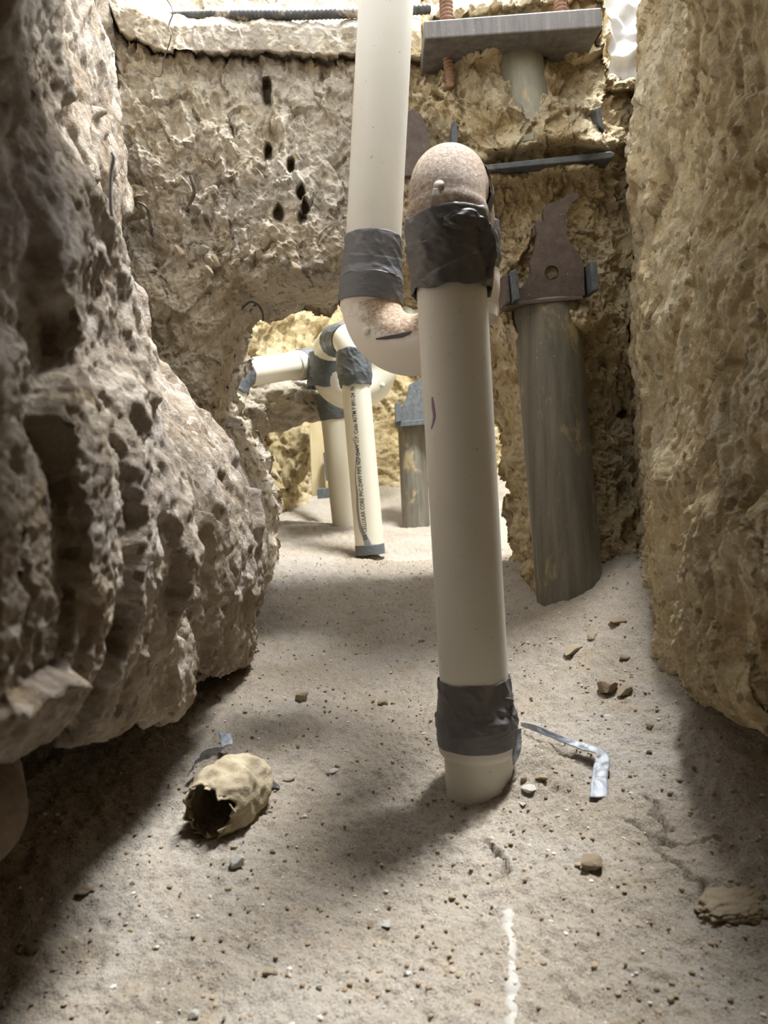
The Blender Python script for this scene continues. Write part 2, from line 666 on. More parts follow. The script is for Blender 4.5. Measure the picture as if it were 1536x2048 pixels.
def flat_material(name, c, rough=0.7):
    t = NT(name)
    n = t.bump(t.noise(220, 3, 0.6), 0.15, 0.001)
    return t.done(t.mix(t.noise(60, 4, 0.6), (c[0] * 0.8, c[1] * 0.8, c[2] * 0.8), (min(1, c[0] * 1.2), min(1, c[1] * 1.2), min(1, c[2] * 1.2))), rough, n)


M['ink'] = flat_material('black_ink', (0.03, 0.03, 0.03))
M['primer'] = flat_material('grey_primer', (0.22, 0.22, 0.23))
M['purple'] = flat_material('purple_primer', (0.28, 0.18, 0.26))
M['nub'] = flat_material('bare_grey_pvc', (0.52, 0.46, 0.41))
M['sheet'] = flat_material('white_plastic', (0.78, 0.78, 0.77), 0.5)
M['old_pvc'] = flat_material('scuffed_old_pvc', (0.40, 0.375, 0.33))
M['scrape'] = flat_material('black_smear', (0.07, 0.06, 0.06))
M['cloth'] = stone_material('dust_coated_cloth', (0.30, 0.24, 0.15), (0.48, 0.41, 0.29))
M['post'] = steel_material('tan_post', (0.46, 0.37, 0.20), (0.58, 0.49, 0.30), (0.5, 0.42, 0.28), 0.6, True, 0.0, 0.9)

# ------------------------------------------------------------------ ground
gp = [(960, 1585, .975), (1040, 1530, .99), (850, 1570, .98), (768, 2048, .60), (1500, 2048, .60), (0, 2048, .62),
      (300, 1750, .78), (1250, 1750, .76), (200, 1620, .92), (0, 1620, .86), (490, 1335, 1.33), (700, 1330, 1.36), (870, 1200, 1.62),
      (1140, 1195, 1.43), (1300, 1130, 1.36), (1330, 1285, 1.15), (1400, 1395, 1.0), (1536, 1500, .9),
      (740, 1105, 2.34), (690, 1052, 2.75), (830, 1058, 3.46), (600, 978, 3.9), (1020, 968, 3.5), (530, 1130, 2.0),
      (560, 1210, 1.7), (1050, 1095, 2.2), (450, 1480, 1.08), (-300, 1500, 1.0), (1800, 1600, .8)]
g3 = np.array([P(*g) for g in gp])
extra = np.array([[-0.3, -0.6, 0.0], [0.4, -0.6, 0.0], [-1.2, 2.0, 0.15], [1.2, 2.0, 0.22], [-1.2, 0.3, 0.02], [1.3, 0.3, 0.05]])
g3 = np.concatenate([g3, extra])
_ground_base = tps_fit(g3[:, :2], g3[:, 2], 3e-3)


def ground_smooth(x, y):
    x = np.asarray(x, float)
    y = np.asarray(y, float)
    p = np.stack([x, y, np.zeros_like(x)], -1)
    z = _ground_base(x, y)
    z = z + 0.010 * fbm(p / 0.30, 2, 3) + 0.004 * fbm(p / 0.09, 2, 9)
    z = z + 0.024 * np.exp(-((x - 0.195) ** 2 + (y - 0.95) ** 2) / 0.065 ** 2) - 0.010 * np.exp(-((x - 0.02) ** 2 + (y - 0.93) ** 2) / 0.06 ** 2)
    far = smooth(y, 1.35, 1.8)
    z = z + far * 0.020 * perlin(p * np.array([1 / 0.5, 1 / 0.22, 1]), 15)
    return z


def on_ground(px, py):
    """where the line of sight through (px, py) meets the ground"""
    o = CAM
    dv = P(px, py, 1.0) - CAM
    t = np.arange(0.3, 5, 0.01)
    q = o + t[:, None] * dv
    below = q[:, 2] < ground_smooth(q[:, 0], q[:, 1])
    k = int(np.argmax(below)) if below.any() else len(t) - 1
    a, b = t[max(k - 1, 0)], t[k]
    for _ in range(12):
        m = (a + b) / 2
        q = o + m * dv
        if q[2] < ground_smooth(q[0], q[1]):
            b = m
        else:
            a = m
    return o + (a + b) / 2 * dv, (a + b) / 2


cracks_px = [[(1290, 1592), (1318, 1612), (1300, 1632), (1330, 1645), (1345, 1668), (1300, 1672), (1275, 1650), (1240, 1640)],
             [(1310, 1680), (1370, 1690), (1430, 1682)], [(1310, 1685), (1340, 1725), (1375, 1755), (1420, 1765), (1400, 1790), (1450, 1825), (1500, 1820), (1560, 1850)],
             [(975, 1685), (1000, 1712), (1020, 1735), (990, 1765)]]
segs = []
for cp in cracks_px:
    w = [on_ground(*c)[0][:2] for c in cp]
    segs += list(zip(w[:-1], w[1:]))


def ground_z(x, y):
    p = np.stack([x, y, np.zeros_like(x)], -1)
    z = ground_smooth(x, y)
    z = z + 0.0045 * fbm(p / 0.028, 4, 5, 0.6)
    z = z + 0.0020 * ridged(p / 0.010, 2, 31)
    near = (y < 1.1) & (x > -0.1)
    if near.any():
        xn = x[near] + 0.007 * perlin(p[near] / 0.016, 61) + 0.003 * perlin(p[near] / 0.006, 63)
        yn = y[near] + 0.007 * perlin(p[near] / 0.016, 62) + 0.003 * perlin(p[near] / 0.006, 64)
        best = np.full(xn.shape, 9.0)
        for a, b in segs:
            ab = b - a
            t = np.clip(((xn - a[0]) * ab[0] + (yn - a[1]) * ab[1]) / (ab @ ab), 0, 1)
            best = np.minimum(best, np.hypot(xn - a[0] - t * ab[0], yn - a[1] - t * ab[1]))
        z[near] -= 0.016 * np.exp(-(best / (0.0021 * (0.5 + 1.6 * np.abs(perlin(p[near] / 0.03, 65))))) ** 2)
        z[near] += 0.0015 * np.exp(-((best - 0.006) / 0.004) ** 2)
    return z


ys = np.concatenate([np.linspace(-0.6, 0.38, 60), np.linspace(0.384, 1.05, 270), np.geomspace(1.054, 4.7, 330)])
us = np.linspace(-1, 1, 640)
us = np.sign(us) * np.abs(us) ** 1.25
hw = 0.75 + 0.22 * np.clip(ys, 0, 5)
GX = us[None, :] * hw[:, None] * np.where(us[None, :] < 0, 1.25, 1.0)
GY = np.repeat(ys[:, None], len(us), 1)
GZ = ground_z(GX, GY)
G = np.stack([GX, GY, GZ], -1)
fm = grid_faces(len(ys), len(us))[:, ::-1]
obj('floor', mesh_np('floor', G.reshape(-1, 3), fm), M['sand'], label='dry sandy floor of the tunnel', kind='structure')


# ------------------------------------------------------------------ left wall
def wall_mesh(name, ctrl, nu, nv, seed, sign, soft=0, **kw):
    g = loft(np.array(ctrl), nu, nv)
    n = grid_normals(g) * sign
    d = rock_disp(g, seed, **kw)
    for _ in range(soft):
        d[1:-1] = 0.25 * d[:-2] + 0.5 * d[1:-1] + 0.25 * d[2:]
        d[:, 1:-1] = 0.25 * d[:, :-2] + 0.5 * d[:, 1:-1] + 0.25 * d[:, 2:]
    d = d + 0.0016 * ridged(g / 0.009, 2, seed + 77)
    g = g + n * d[..., None]
    return mesh_np(name, g.reshape(-1, 3), grid_faces(nu, nv) if sign > 0 else grid_faces(nu, nv)[:, ::-1]), g


def wcol(pts, top, under):
    """one upright strip of wall control points: risen top, photo points, then the underside"""
    w = [P(*p) for p in pts]
    t = w[0] + np.array(top)
    out = [t] + w
    for u in under:
        out.append(w[-1] + np.array(u))
    return out


UN = [(-0.05, 0, 0.006), (-0.17, 0, 0.0), (-0.28, 0, -0.08), (-0.36, 0, -0.5)]
Lc = []
Lc.append(wcol([(-330, -900, .30), (-330, -400, .30), (-330, 100, .30), (-330, 450, .30), (-330, 700, .30), (-330, 900, .30), (-330, 1100, .30), (-330, 1300, .30), (-380, 1500, .30)], (-0.02, -0.6, 0.4), UN))
Lc[0] = [p + np.array([0, -1.0, 0]) for p in Lc[0]]
Lc.append(wcol([(-340, -900, .30), (-330, -400, .30), (-330, 100, .30), (-330, 450, .30), (-320, 700, .30), (-310, 900, .30), (-300, 1100, .30), (-310, 1300, .30), (-380, 1490, .30)], (-0.02, 0, 0.4), UN))
Lc.append(wcol([(-60, -400, .45), (-50, 0, .45), (-45, 200, .45), (-30, 450, .45), (-10, 700, .45), (0, 900, .45), (10, 1100, .45), (0, 1290, .45), (-60, 1462, .47)], (-0.02, 0, 0.4), UN))
Lc.append(wcol([(55, -400, .60), (65, 0, .60), (85, 200, .60), (140, 450, .60), (165, 700, .60), (195, 900, .59), (215, 1100, .59), (200, 1290, .61), (160, 1455, .64)], (-0.02, 0, 0.35), UN))
Lc.append(wcol([(85, -400, .72), (100, 0, .72), (128, 200, .72), (208, 440, .72), (238, 650, .73), (300, 880, .75), (342, 1100, .77), (330, 1290, .80), (285, 1432, .83)], (-0.02, 0, 0.2), UN))
Lc.append(wcol([(30, -300, .95), (40, 0, 1.0), (80, 200, 1.0), (165, 450, .98), (226, 700, .93), (322, 920, .92), (380, 1110, .95), (398, 1260, 1.0), (385, 1400, 1.03)], (-0.06, 0, 0.05), UN))
Lc.append(wcol([(120, -300, 1.2), (150, 0, 1.22), (190, 200, 1.22), (228, 450, 1.22), (290, 720, 1.2), (425, 920, 1.17), (465, 1110, 1.18), (475, 1240, 1.2), (455, 1345, 1.22)], (-0.08, 0, 0.0), UN))
Lc.append(wcol([(190, -300, 1.45), (215, 0, 1.45), (225, 200, 1.45), (235, 450, 1.45), (300, 720, 1.45), (480, 900, 1.40), (512, 1090, 1.38), (498, 1230, 1.36), (488, 1322, 1.35)], (-0.08, 0, 0.0), UN))
Lc.append(wcol([(160, -300, 1.75), (170, 0, 1.75), (180, 200, 1.75), (190, 450, 1.75), (250, 720, 1.75), (455, 900, 1.72), (490, 1090, 1.70), (480, 1200, 1.7), (470, 1330, 1.7)], (-0.08, 0, 0.0), UN))
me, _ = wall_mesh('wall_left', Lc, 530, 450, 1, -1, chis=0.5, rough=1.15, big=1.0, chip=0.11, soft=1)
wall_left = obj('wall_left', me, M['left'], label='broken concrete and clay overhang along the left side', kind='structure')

# ------------------------------------------------------------------ right wall
UR = [(0.05, 0, 0.0), (0.2, 0, 0.02), (0.6, 0, 0.02), (0.65, 0, -0.5)]
DN = [(0.005, 0, -0.05), (0.01, 0, -0.1), (0.02, 0, -0.15), (0.03, 0, -0.2)]
Rc = []
Rc.append(wcol([(2868, -900, .30), (2868, -400, .30), (2868, 300, .30), (2868, 600, .30), (2868, 900, .30), (2868, 1150, .30), (2868, 1300, .30), (2868, 1420, .30)], (0.02, 0, 0.3), UR))
Rc[0] = [p + np.array([0, -1.0, 0]) for p in Rc[0]]
Rc.append(wcol([(1900, -400, .55), (1900, 0, .55), (1890, 300, .55), (1870, 600, .55), (1860, 900, .55), (1820, 1150, .55), (1800, 1300, .55), (1800, 1440, .57)], (0.02, 0, 0.25), UR))
Rc.append(wcol([(1545, -170, .75), (1555, 0, .75), (1560, 300, .75), (1545, 600, .75), (1530, 900, .75), (1510, 1150, .75), (1500, 1300, .76), (1505, 1418, .78)], (0.30, 0, 0.06), UR))
Rc.append(wcol([(1425, -150, .88), (1432, 0, .88), (1446, 300, .88), (1432, 600, .88), (1412, 900, .88), (1380, 1150, .90), (1366, 1290, .92), (1392, 1390, .94)], (0.30, 0, 0.06), UR))
Rc.append(wcol([(1397, -120, 1.05), (1400, 0, 1.05), (1405, 300, 1.05), (1385, 600, 1.05), (1368, 900, 1.05), (1345, 1120, 1.06), (1330, 1240, 1.08), (1328, 1310, 1.1)], (0.30, 0, 0.06), DN))
Rc.append(wcol([(1335, -90, 1.25), (1338, 0, 1.25), (1325, 250, 1.25), (1310, 600, 1.25), (1312, 900, 1.25), (1312, 1090, 1.25), (1308, 1180, 1.25), (1305, 1250, 1.25)], (0.30, 0, 0.06), DN))
Rc.append(wcol([(1310, -70, 1.45), (1308, 0, 1.45), (1275, 220, 1.45), (1262, 550, 1.46), (1285, 850, 1.47), (1290, 1020, 1.46), (1280, 1110, 1.45), (1275, 1200, 1.45)], (0.25, 0, 0.03), DN))
Rc.append(wcol([(1330, -50, 1.7), (1320, 0, 1.7), (1300, 220, 1.7), (1290, 550, 1.7), (1290, 850, 1.7), (1280, 1020, 1.7), (1270, 1100, 1.7), (1260, 1180, 1.7)], (0.1, 0, 0.0), DN))
me, _ = wall_mesh('wall_right', Rc, 480, 460, 5, 1, chis=1.6, rough=0.75, big=1.0, chip=0.075, tall=0.13)
obj('wall_right', me, M['clay'], label='chiselled sandy clay wall along the right side', kind='structure')

# ------------------------------------------------------------------ back wall with its opening
dc = [(150, -50, 1.5), (240, 120, 1.50), (450, 120, 1.55), (700, 120, 1.54), (240, 400, 1.50), (330, 300, 1.48), (450, 400, 1.51), (700, 400, 1.50), (600, 480, 1.49),
      (300, 560, 1.50), (420, 620, 1.52), (450, 760, 1.56), (460, 900, 1.6), (300, 800, 1.55), (400, 1200, 1.62), (850, 120, 1.49), (1040, 120, 1.47), (1210, 140, 1.50),
      (850, 300, 1.50), (1000, 290, 1.43), (1200, 280, 1.44), (1080, 350, 1.46), (1100, 480, 1.465), (900, 480, 1.5), (1200, 450, 1.50), (1000, 620, 1.47), (1180, 640, 1.50), (1060, 700, 1.46), (1060, 900, 1.465), (1100, 1150, 1.47), (1180, 1150, 1.49),
      (1230, 800, 1.56), (1235, 1000, 1.56), (1225, 1130, 1.52), (1300, 700, 1.52), (1300, 200, 1.58), (1330, 1100, 1.5), (1330, 0, 1.62), (150, 700, 1.55), (150, 1250, 1.6), (1330, 1250, 1.5)]
dc = np.array(dc, float)
dfun = tps_fit(dc[:, :2] / 1000, dc[:, 2], 2e-3)
op = np.array([(450, 660), (486, 606), (560, 588), (640, 577), (700, 562), (790, 562), (850, 566), (930, 600), (988, 650), (1002, 720), (1034, 800), (1046, 880),
               (1056, 960), (1064, 1060), (1075, 1300), (505, 1300), (515, 1150), (512, 1000), (482, 900), (440, 850), (440, 780)], float)


def signed_poly(x, y, poly):
    """distance to the outline, positive inside"""
    best = np.full(x.shape, 1e9)
    ins = np.zeros(x.shape, bool)
    m = len(poly)
    for i in range(m):
        a, b = poly[i], poly[(i + 1) % m]
        ab = b - a
        t = np.clip(((x - a[0]) * ab[0] + (y - a[1]) * ab[1]) / (ab @ ab), 0, 1)
        best = np.minimum(best, np.hypot(x - a[0] - t * ab[0], y - a[1] - t * ab[1]))
        c = (a[1] > y) != (b[1] > y)
        xi = a[0] + (y - a[1]) / (ab[1] if abs(ab[1]) > 1e-9 else 1e-9) * ab[0]
        ins ^= c & (x < xi)
    return np.where(ins, best, -best)


BS = 2.15
bx = np.arange(140, 1345, BS)
by = np.arange(-120, 1262, BS)
BX, BY = np.meshgrid(bx, by, indexing='ij')
pref = P(BX, BY, 1.5)
wob = 12 * fbm(pref / 0.06, 4, 55, 0.6)
S = signed_poly(BX, BY, op) + wob
D = dfun(BX / 1000, BY / 1000)
# concrete lip along the top, then a ledge running back
lip = np.interp(bx, [140, 215, 240, 300, 340, 400, 520, 590, 715, 840, 860, 1200, 1215, 1345], [-60, 10, 66, 90, 106, 110, 101, 110, 110, 112, 30, 5, 178, 190])[:, None] + 4 * perlin(pref / 0.04, 71)
D = D - 0.035 * smooth(lip - BY, 0, 5) * smooth(BY - lip, -75, -55)
crev = np.exp(-((BY - lip - 3) / 4.0) ** 2) * (BX < 840)
D = D + 0.022 * crev
ledge = np.where(BX < 840, lip - 72, lip - 20)
D = D + smooth(ledge - BY, 0, 22) * 0.22 + np.clip(ledge - BY - 22, 0, 400) * 0.0004
# beam underside and jambs curve back into the opening
D = D + 0.05 * smooth(S, -60, 0) ** 2
D = D + 0.34 * smooth(S, -4, 44)
# clay swelling around the bracket
for hx, hy, rx, ry, hd in ((955, 100, 60, 26, .055), (1160, 58, 55, 16, .06), (1170, 92, 48, 18, .06), (1050, 66, 40, 14, .05), (1000, 190, 22, 60, .02), (1100, 190, 24, 60, .02), (1010, 292, 50, 16, .05),
                           (1130, 270, 60, 24, .055), (940, 318, 40, 14, .05), (1195, 288, 34, 16, .05), (1152, 640, 42, 34, .075), (1010, 640, 10, 40, .02), (930, 270, 20, 40, .02), (1090, 620, 50, 12, .03), (1104, 545, 26, 26, .02), (1000, 352, 70, 14, .045), (1140, 335, 80, 14, .045)):
    D = D - hd * np.exp(-(((BX - hx) / rx) ** 2 + ((BY - hy) / ry) ** 2) ** 1.5)
# drilled holes
holes = [(534, 182, 11, 19, .06), (536, 306, 9, 17, .05), (583, 338, 9, 15, .045), (603, 391, 10, 11, .045), (611, 418, 9, 9, .045), (559, 436, 11, 16, .05), (605, 440, 10, 12, .04),
         (641, 165, 6, 24, .018), (462, 260, 6, 14, .02), (355, 250, 15, 22, .012), (1245, 828, 8, 10, .05), (1243, 985, 14, 40, .02), (1255, 1075, 18, 22, .025), (1272, 600, 9, 12, .03), (660, 200, 8, 16, .014), (430, 210, 10, 18, .010)]
for hx, hy, rx, ry, hd in holes:
    r = np.hypot((BX - hx) / rx, (BY - hy) / np.where(BY < hy, ry * 1.5, ry))
    D = D + hd * (1 - smooth(r, 0.55, 1.15))
g = P(BX, BY, D)
nz = rock_disp(pref, 2, chis=1.4, rough=1.5, big=1.0)
edge = np.clip(1 - smooth(S, 0, 40) * 0.3, 0, 1)
soft = 1 - 0.65 * smooth(lip - BY, 0, 6) * (BX < 840)
nrm = grid_normals(P(BX, BY, dfun(BX / 1000, BY / 1000)))
if nrm[200, 200] @ fw > 0:
    nrm = -nrm
g = g + nrm * (nz * edge * soft)[..., None]
inner = smooth(S, 0, 40)[..., None] * 0.02
g = g + inner * np.stack([fbm(g / 0.05, 2, 81), fbm(g / 0.05, 2, 82), fbm(g / 0.05, 2, 83)], -1)
back_grid = g
fc = grid_faces(len(bx), len(by))
sf = S.ravel()[fc].min(axis=1)
fc = fc[sf < 46]
used = np.zeros(g.shape[0] * g.shape[1], bool)
used[fc.ravel()] = True
remap = np.cumsum(used) - 1
wall_back = obj('wall_back', mesh_np('wall_back', g.reshape(-1, 3)[used], remap[fc]), M['beam'], label='rough hacked concrete beam and clay face across the back', kind='structure')


def on_back(px, py):
    i = int(np.clip(round((px - bx[0]) / BS), 0, len(bx) - 1))
    j = int(np.clip(round((py - by[0]) / BS), 0, len(by) - 1))
    return back_grid[i, j]


# clay skin colour on the right half of the back face
def split_back():
    me = wall_back.data
    me.materials.append(M['clay'])
    n = len(me.polygons)
    c = np.zeros(n * 3, np.float32)
    me.polygons.foreach_get('center', c)
    c = c.reshape(-1, 3)
    mi = ((c[:, 0] + 0.03 * perlin(c / 0.05, 91)) > 0.05)
    me.polygons.foreach_set('material_index', mi.astype(np.int32))


split_back()

# ------------------------------------------------------------------ chamber behind the beam
Fc = []
for x, d in ((330, 1.75), (440, 2.05), (470, 2.6), (520, 3.3), (620, 3.8), (780, 4.05), (930, 3.9), (1050, 3.65), (1190, 3.1), (1330, 2.3), (1400, 1.9)):
    lean = [(200, .05), (420, .0), (560, .03), (700, -.03), (820, .04), (900, -.02), (980, -.05), (1130, -.1)]
    Fc.append([P(x, y, d + e) for y, e in lean])
me, _ = wall_mesh('wall_far', Fc, 330, 220, 9, 1, chis=1.6, rough=1.9, big=2.4)
wall_far = obj('wall_far', me, M['far'], label='sunlit yellow clay at the far end of the tunnel', kind='structure')

# left jamb rocks of the chamber
# ------------------------------------------------------------------ roof over the near end of the tunnel
cu, cv = np.meshgrid(np.linspace(-1.3, 1.5, 120), np.linspace(-1.0, 0.82, 80), indexing='ij')
cz = 1.15 + 0 * cu
cg = np.stack([cu, cv, cz], -1)
cg[..., 2] -= rock_disp(cg, 13) * 1.2
top = cg.copy()
top[..., 2] = 1.42
V = np.concatenate([cg.reshape(-1, 3), top.reshape(-1, 3)])
idx = np.arange(120 * 80).reshape(120, 80)
ring = np.concatenate([idx[:, 0], idx[-1, 1:], idx[-2::-1, -1], idx[0, -2:0:-1]])
nx = np.roll(ring, -1)
fcs = np.concatenate([grid_faces(120, 80)[:, ::-1], grid_faces(120, 80, 9600), np.stack([ring, nx, nx + 9600, ring + 9600], -1)])
obj('ceiling', mesh_np('ceiling', V, fcs), M['beam'], label='rough underside of the slab over the near end', kind='structure')
# rear end of the tunnel behind the viewer
ru, rv = np.meshgrid(np.linspace(-1.3, 1.5, 90), np.linspace(-0.2, 1.4, 60), indexing='ij')
rg = np.stack([ru, -0.62 + 0 * ru, rv], -1)
rg[..., 1] += rock_disp(rg, 14)
obj('wall_rear', mesh_np('wall_rear', rg.reshape(-1, 3), grid_faces(90, 60)), M['clay'], label='clay end of the tunnel behind the viewer', kind='structure')

# ------------------------------------------------------------------ front drain trap
R3 = 0.0445


def wrinkles(seed, amp=0.0016, step_at=None, step_h=0.0012, dia=1.0):
    def f(th, s, R):
        th = th + 0 * s
        s = s + 0 * th
        q = np.stack([np.cos(th) * 1.1, np.sin(th) * 1.1, s * 22 + dia * th * 0.9], -1)
        a = np.abs(perlin(q * np.array([1.6, 1.6, 1.0]), seed))
        b = ridged(q * np.array([1.1, 1.1, 1.6]) + 5, 2, seed + 3)
        d = amp * (np.clip(b, 0, 1) * 1.6) + amp * 0.5 * a
        if step_at is not None:
            for sa, k in step_at:
                d = d + step_h * smooth(s - sa - k * np.sin(th + seed), -0.0006, 0.0006)
        return d
    return f


def tape_wrap(parent, path, rad, mat, seed=0, amp=0.0016, name='tape_wrap', ragged=0.003, **kw):
    path = np.asarray(path)
    V, q, t = sweep(path, rad, 110, wrinkles(seed, amp, **kw), caps=False)
    n = len(path)
    g = V.reshape(n, 110, 3)
    th = np.linspace(0, 2 * math.pi, 110, endpoint=False)
    rg_ = perlin(np.stack([np.cos(th) * 1.5, np.sin(th) * 1.5, th * 0], -1), seed + 20)
    rg2 = perlin(np.stack([np.cos(th) * 1.5, np.sin(th) * 1.5, th * 0 + 4], -1), seed + 21)
    t0, t1 = unit(path[1] - path[0]), unit(path[-1] - path[-2])
    k = min(8, n // 2)
    for i in range(k):
        f = 1 - i / k
        g[i] += t0 * (rg_ * ragged * f)[:, None]
        g[n - 1 - i] += t1 * (rg2 * ragged * f)[:, None]
    # inner skin so that the wrap has thickness
    cen = path[:, None]
    inn = cen + (g - cen) * 0.985
    VV = np.concatenate([g.reshape(-1, 3), inn.reshape(-1, 3)])
    m = n * 110
    idx = np.arange(m).reshape(n, 110)
    j = np.roll(idx, -1, axis=1)
    e0 = np.stack([idx[0], idx[0] + m, j[0] + m, j[0]], -1)
    e1 = np.stack([idx[-1], j[-1], j[-1] + m, idx[-1] + m], -1)
    return obj(name, mesh_np(name, VV, np.concatenate([q, q[:, ::-1] + m, e0, e1])), mat, parent)


F_top, F_bot = P(894, 420, .95), P(964, 1640, .985)


def faxis(y):
    return lerp(F_top, F_bot, (y - 420) / 1220.0)


K1 = P(889.5, 341, .948)
K2 = P(925, 429, 1.13)
K3 = P(938, 683, 1.13)
K4 = P(740, 697, 1.21)
T1 = P(748, 465, 1.21)
T0 = P(786, -270, 1.21)


def taxis(y):
    return lerp(T0, T1, (y + 270) / 735.0)


trap = empty('drain_trap', faxis(1590), 'white PVC drain pipe with a trap and dark taped joints standing nearest the viewer', 'drain pipe')
obj('upper_pipe', sweep_mesh('upper_pipe', line(T0, taxis(575)), R3, 72), M['pvc'], trap)
lower = obj('lower_pipe', sweep_mesh('lower_pipe', line(faxis(430), faxis(1500)), R3, 72), M['pvc'], trap)
obj('riser', sweep_mesh('riser', line(lerp(K2, K3, 0.3), lerp(K2, K3, 0.85)), R3, 64), M['pvc'], trap)
# lower bend of the trap
pth = fillet([taxis(562), K4, K3, lerp(K2, K3, 0.47)], [0.082, 0.082], 0.003)
s = np.linspace(0, 1, len(pth))
L = np.linalg.norm(np.diff(pth, axis=0), axis=1).sum()
sm = s * L
rad = 0.0475 + 0.003 * (1 - smooth(sm, 0.040, 0.046)) + 0.003 * smooth(sm, L - 0.046, L - 0.040)
bend = obj('trap_bend', sweep_mesh('trap_bend', pth, rad, 72), M['pvc_trap'], trap)
# return bend
pth = fillet([faxis(520), K1, K2, lerp(K2, K3, 0.42)], [0.062, 0.062], 0.003)
sm = np.linspace(0, 1, len(pth)) * np.linalg.norm(np.diff(pth, axis=0), axis=1).sum()
L = sm[-1]
rad = 0.0490 + 0.0025 * (1 - smooth(sm, 0.062, 0.066)) + 0.0025 * smooth(sm, L - 0.05, L - 0.045)
dome = obj('return_bend', sweep_mesh('return_bend', pth, rad, 80), M['pvc_dome'], trap)
kd = unit(K2 - K1)
kmid = (K1 + K2) / 2
tape_wrap(trap, line(kmid - kd * 0.018, kmid + kd * 0.022, 0.002), 0.0525, M['tape_dark'], 31, 0.0012)
# dark tape collar under the return bend, with the torn flap
n = 60
pt = np.array([faxis(y) for y in np.linspace(437, 582, n)])
rr = np.interp(np.linspace(437, 582, n), [437, 441, 490, 520, 582], [0.0520, 0.0532, 0.0535, 0.0515, 0.0465])
tape_wrap(trap, pt, rr, M['tape_dark'], 3, 0.0026, ragged=0.008, step_at=[(0.045, 0.012), (0.07, -0.02)], step_h=0.0014)
pt = np.array([lerp(K2, K3, t) for t in np.linspace(0.1, 0.50, 40)])
tape_wrap(trap, pt, np.interp(np.linspace(0, 1, 40), [0, .7, 1], [0.0535, 0.053, 0.0475]), M['tape'], 5, 0.0016)
# tape over the trap's inlet hub
ya = np.linspace(478, 562, 40)
tape_wrap(trap, np.array([taxis(y) for y in ya]), np.interp(ya, [478, 545, 562], [0.0462, 0.0470, 0.0505]), M['tape'], 8, 0.0014, ragged=0.002, step_at=[(0.03, 0.012)], step_h=0.001)
ya = np.linspace(560, 611, 26)
tape_wrap(trap, np.array([taxis(y) for y in ya]), 0.0518, M['tape'], 9, 0.0006, ragged=0.002)
# foot coupling and its tape
yc = np.linspace(1420, 1501, 50)
obj('coupling', sweep_mesh('coupling', np.array([faxis(y) for y in yc]), np.interp(yc, [1420, 1428, 1489, 1495, 1501], [0.046, 0.0512, 0.0512, 0.0500, 0.0462]), 80), M['pvc'], trap)
obj('foot_pipe', sweep_mesh('foot_pipe', line(faxis(1490), faxis(1700)), R3 + 0.0003, 72), M['pvc'], trap)
yc = np.linspace(1346, 1442, 50)
tape_wrap(trap, np.array([faxis(y) for y in yc]), np.interp(yc, [1346, 1376, 1412, 1422, 1442], [0.0458, 0.0468, 0.0490, 0.0525, 0.0530]), M['tape_dark'], 12, 0.0020, ragged=0.003)
yc = np.linspace(1428, 1477, 26)
tape_wrap(trap, np.array([faxis(y) for y in yc]), 0.0524, M['tape'], 13, 0.0005, ragged=0.002)


def pipe_point(a, b, r, px, py):
    """the point of an upright pipe's near side seen at (px, py); a and b are (px, py, d) of its axis ends"""
    t = (py - a[1]) / (b[1] - a[1])
    ax = a[0] + (b[0] - a[0]) * t
    d = a[2] + (b[2] - a[2]) * t
    lat = np.clip((px - ax) * d / F_PX / r, -0.98, 0.98)
    c = P(ax, py, d)
    axis = unit(P(*b) - P(*a))
    side = unit(np.cross(axis, fw))
    if side @ RT < 0:
        side = -side
    front = unit(np.cross(side, axis))
    if front @ fw > 0:
        front = -front
    return c + r * (lat * side + math.sqrt(1 - lat * lat) * front), unit(lat * side + math.sqrt(1 - lat * lat) * front), side


def patch_on_pipe(a, b, r, px_pts, widths, n=40, m=5):
    pts = catmull(np.array(px_pts, float), n)
    wd = catmull(np.array(widths, float), n)
    g = np.zeros((n, m, 3))
    g2 = np.zeros((n, m, 3))
    for i in range(n):
        for k in range(m):
            x = pts[i, 0] + wd[i] * (k / (m - 1) - 0.5)
            g[i, k] = pipe_point(a, b, r + 0.0004, x, pts[i, 1])[0]
            g2[i, k] = pipe_point(a, b, r - 0.0006, x, pts[i, 1])[0]
    V = np.concatenate([g.reshape(-1, 3), g2.reshape(-1, 3)])
    idx = np.arange(n * m).reshape(n, m)
    ring = np.concatenate([idx[:, 0], idx[-1, 1:], idx[-2::-1, -1], idx[0, -2:0:-1]])
    nx = np.roll(ring, -1)
    return mesh_np('mark', V, np.concatenate([grid_faces(n, m), grid_faces(n, m, n * m)[:, ::-1], np.stack([ring, ring + n * m, nx + n * m, nx], -1)]))


FA, FB = (894, 420, .95), (964, 1640, .985)
obj('primer_mark', patch_on_pipe(FA, FB, R3, [(861, 795), (863, 815), (865, 835), (860, 857)], [2, 5, 5, 2]), M['purple'], lower, label='purple primer smear')
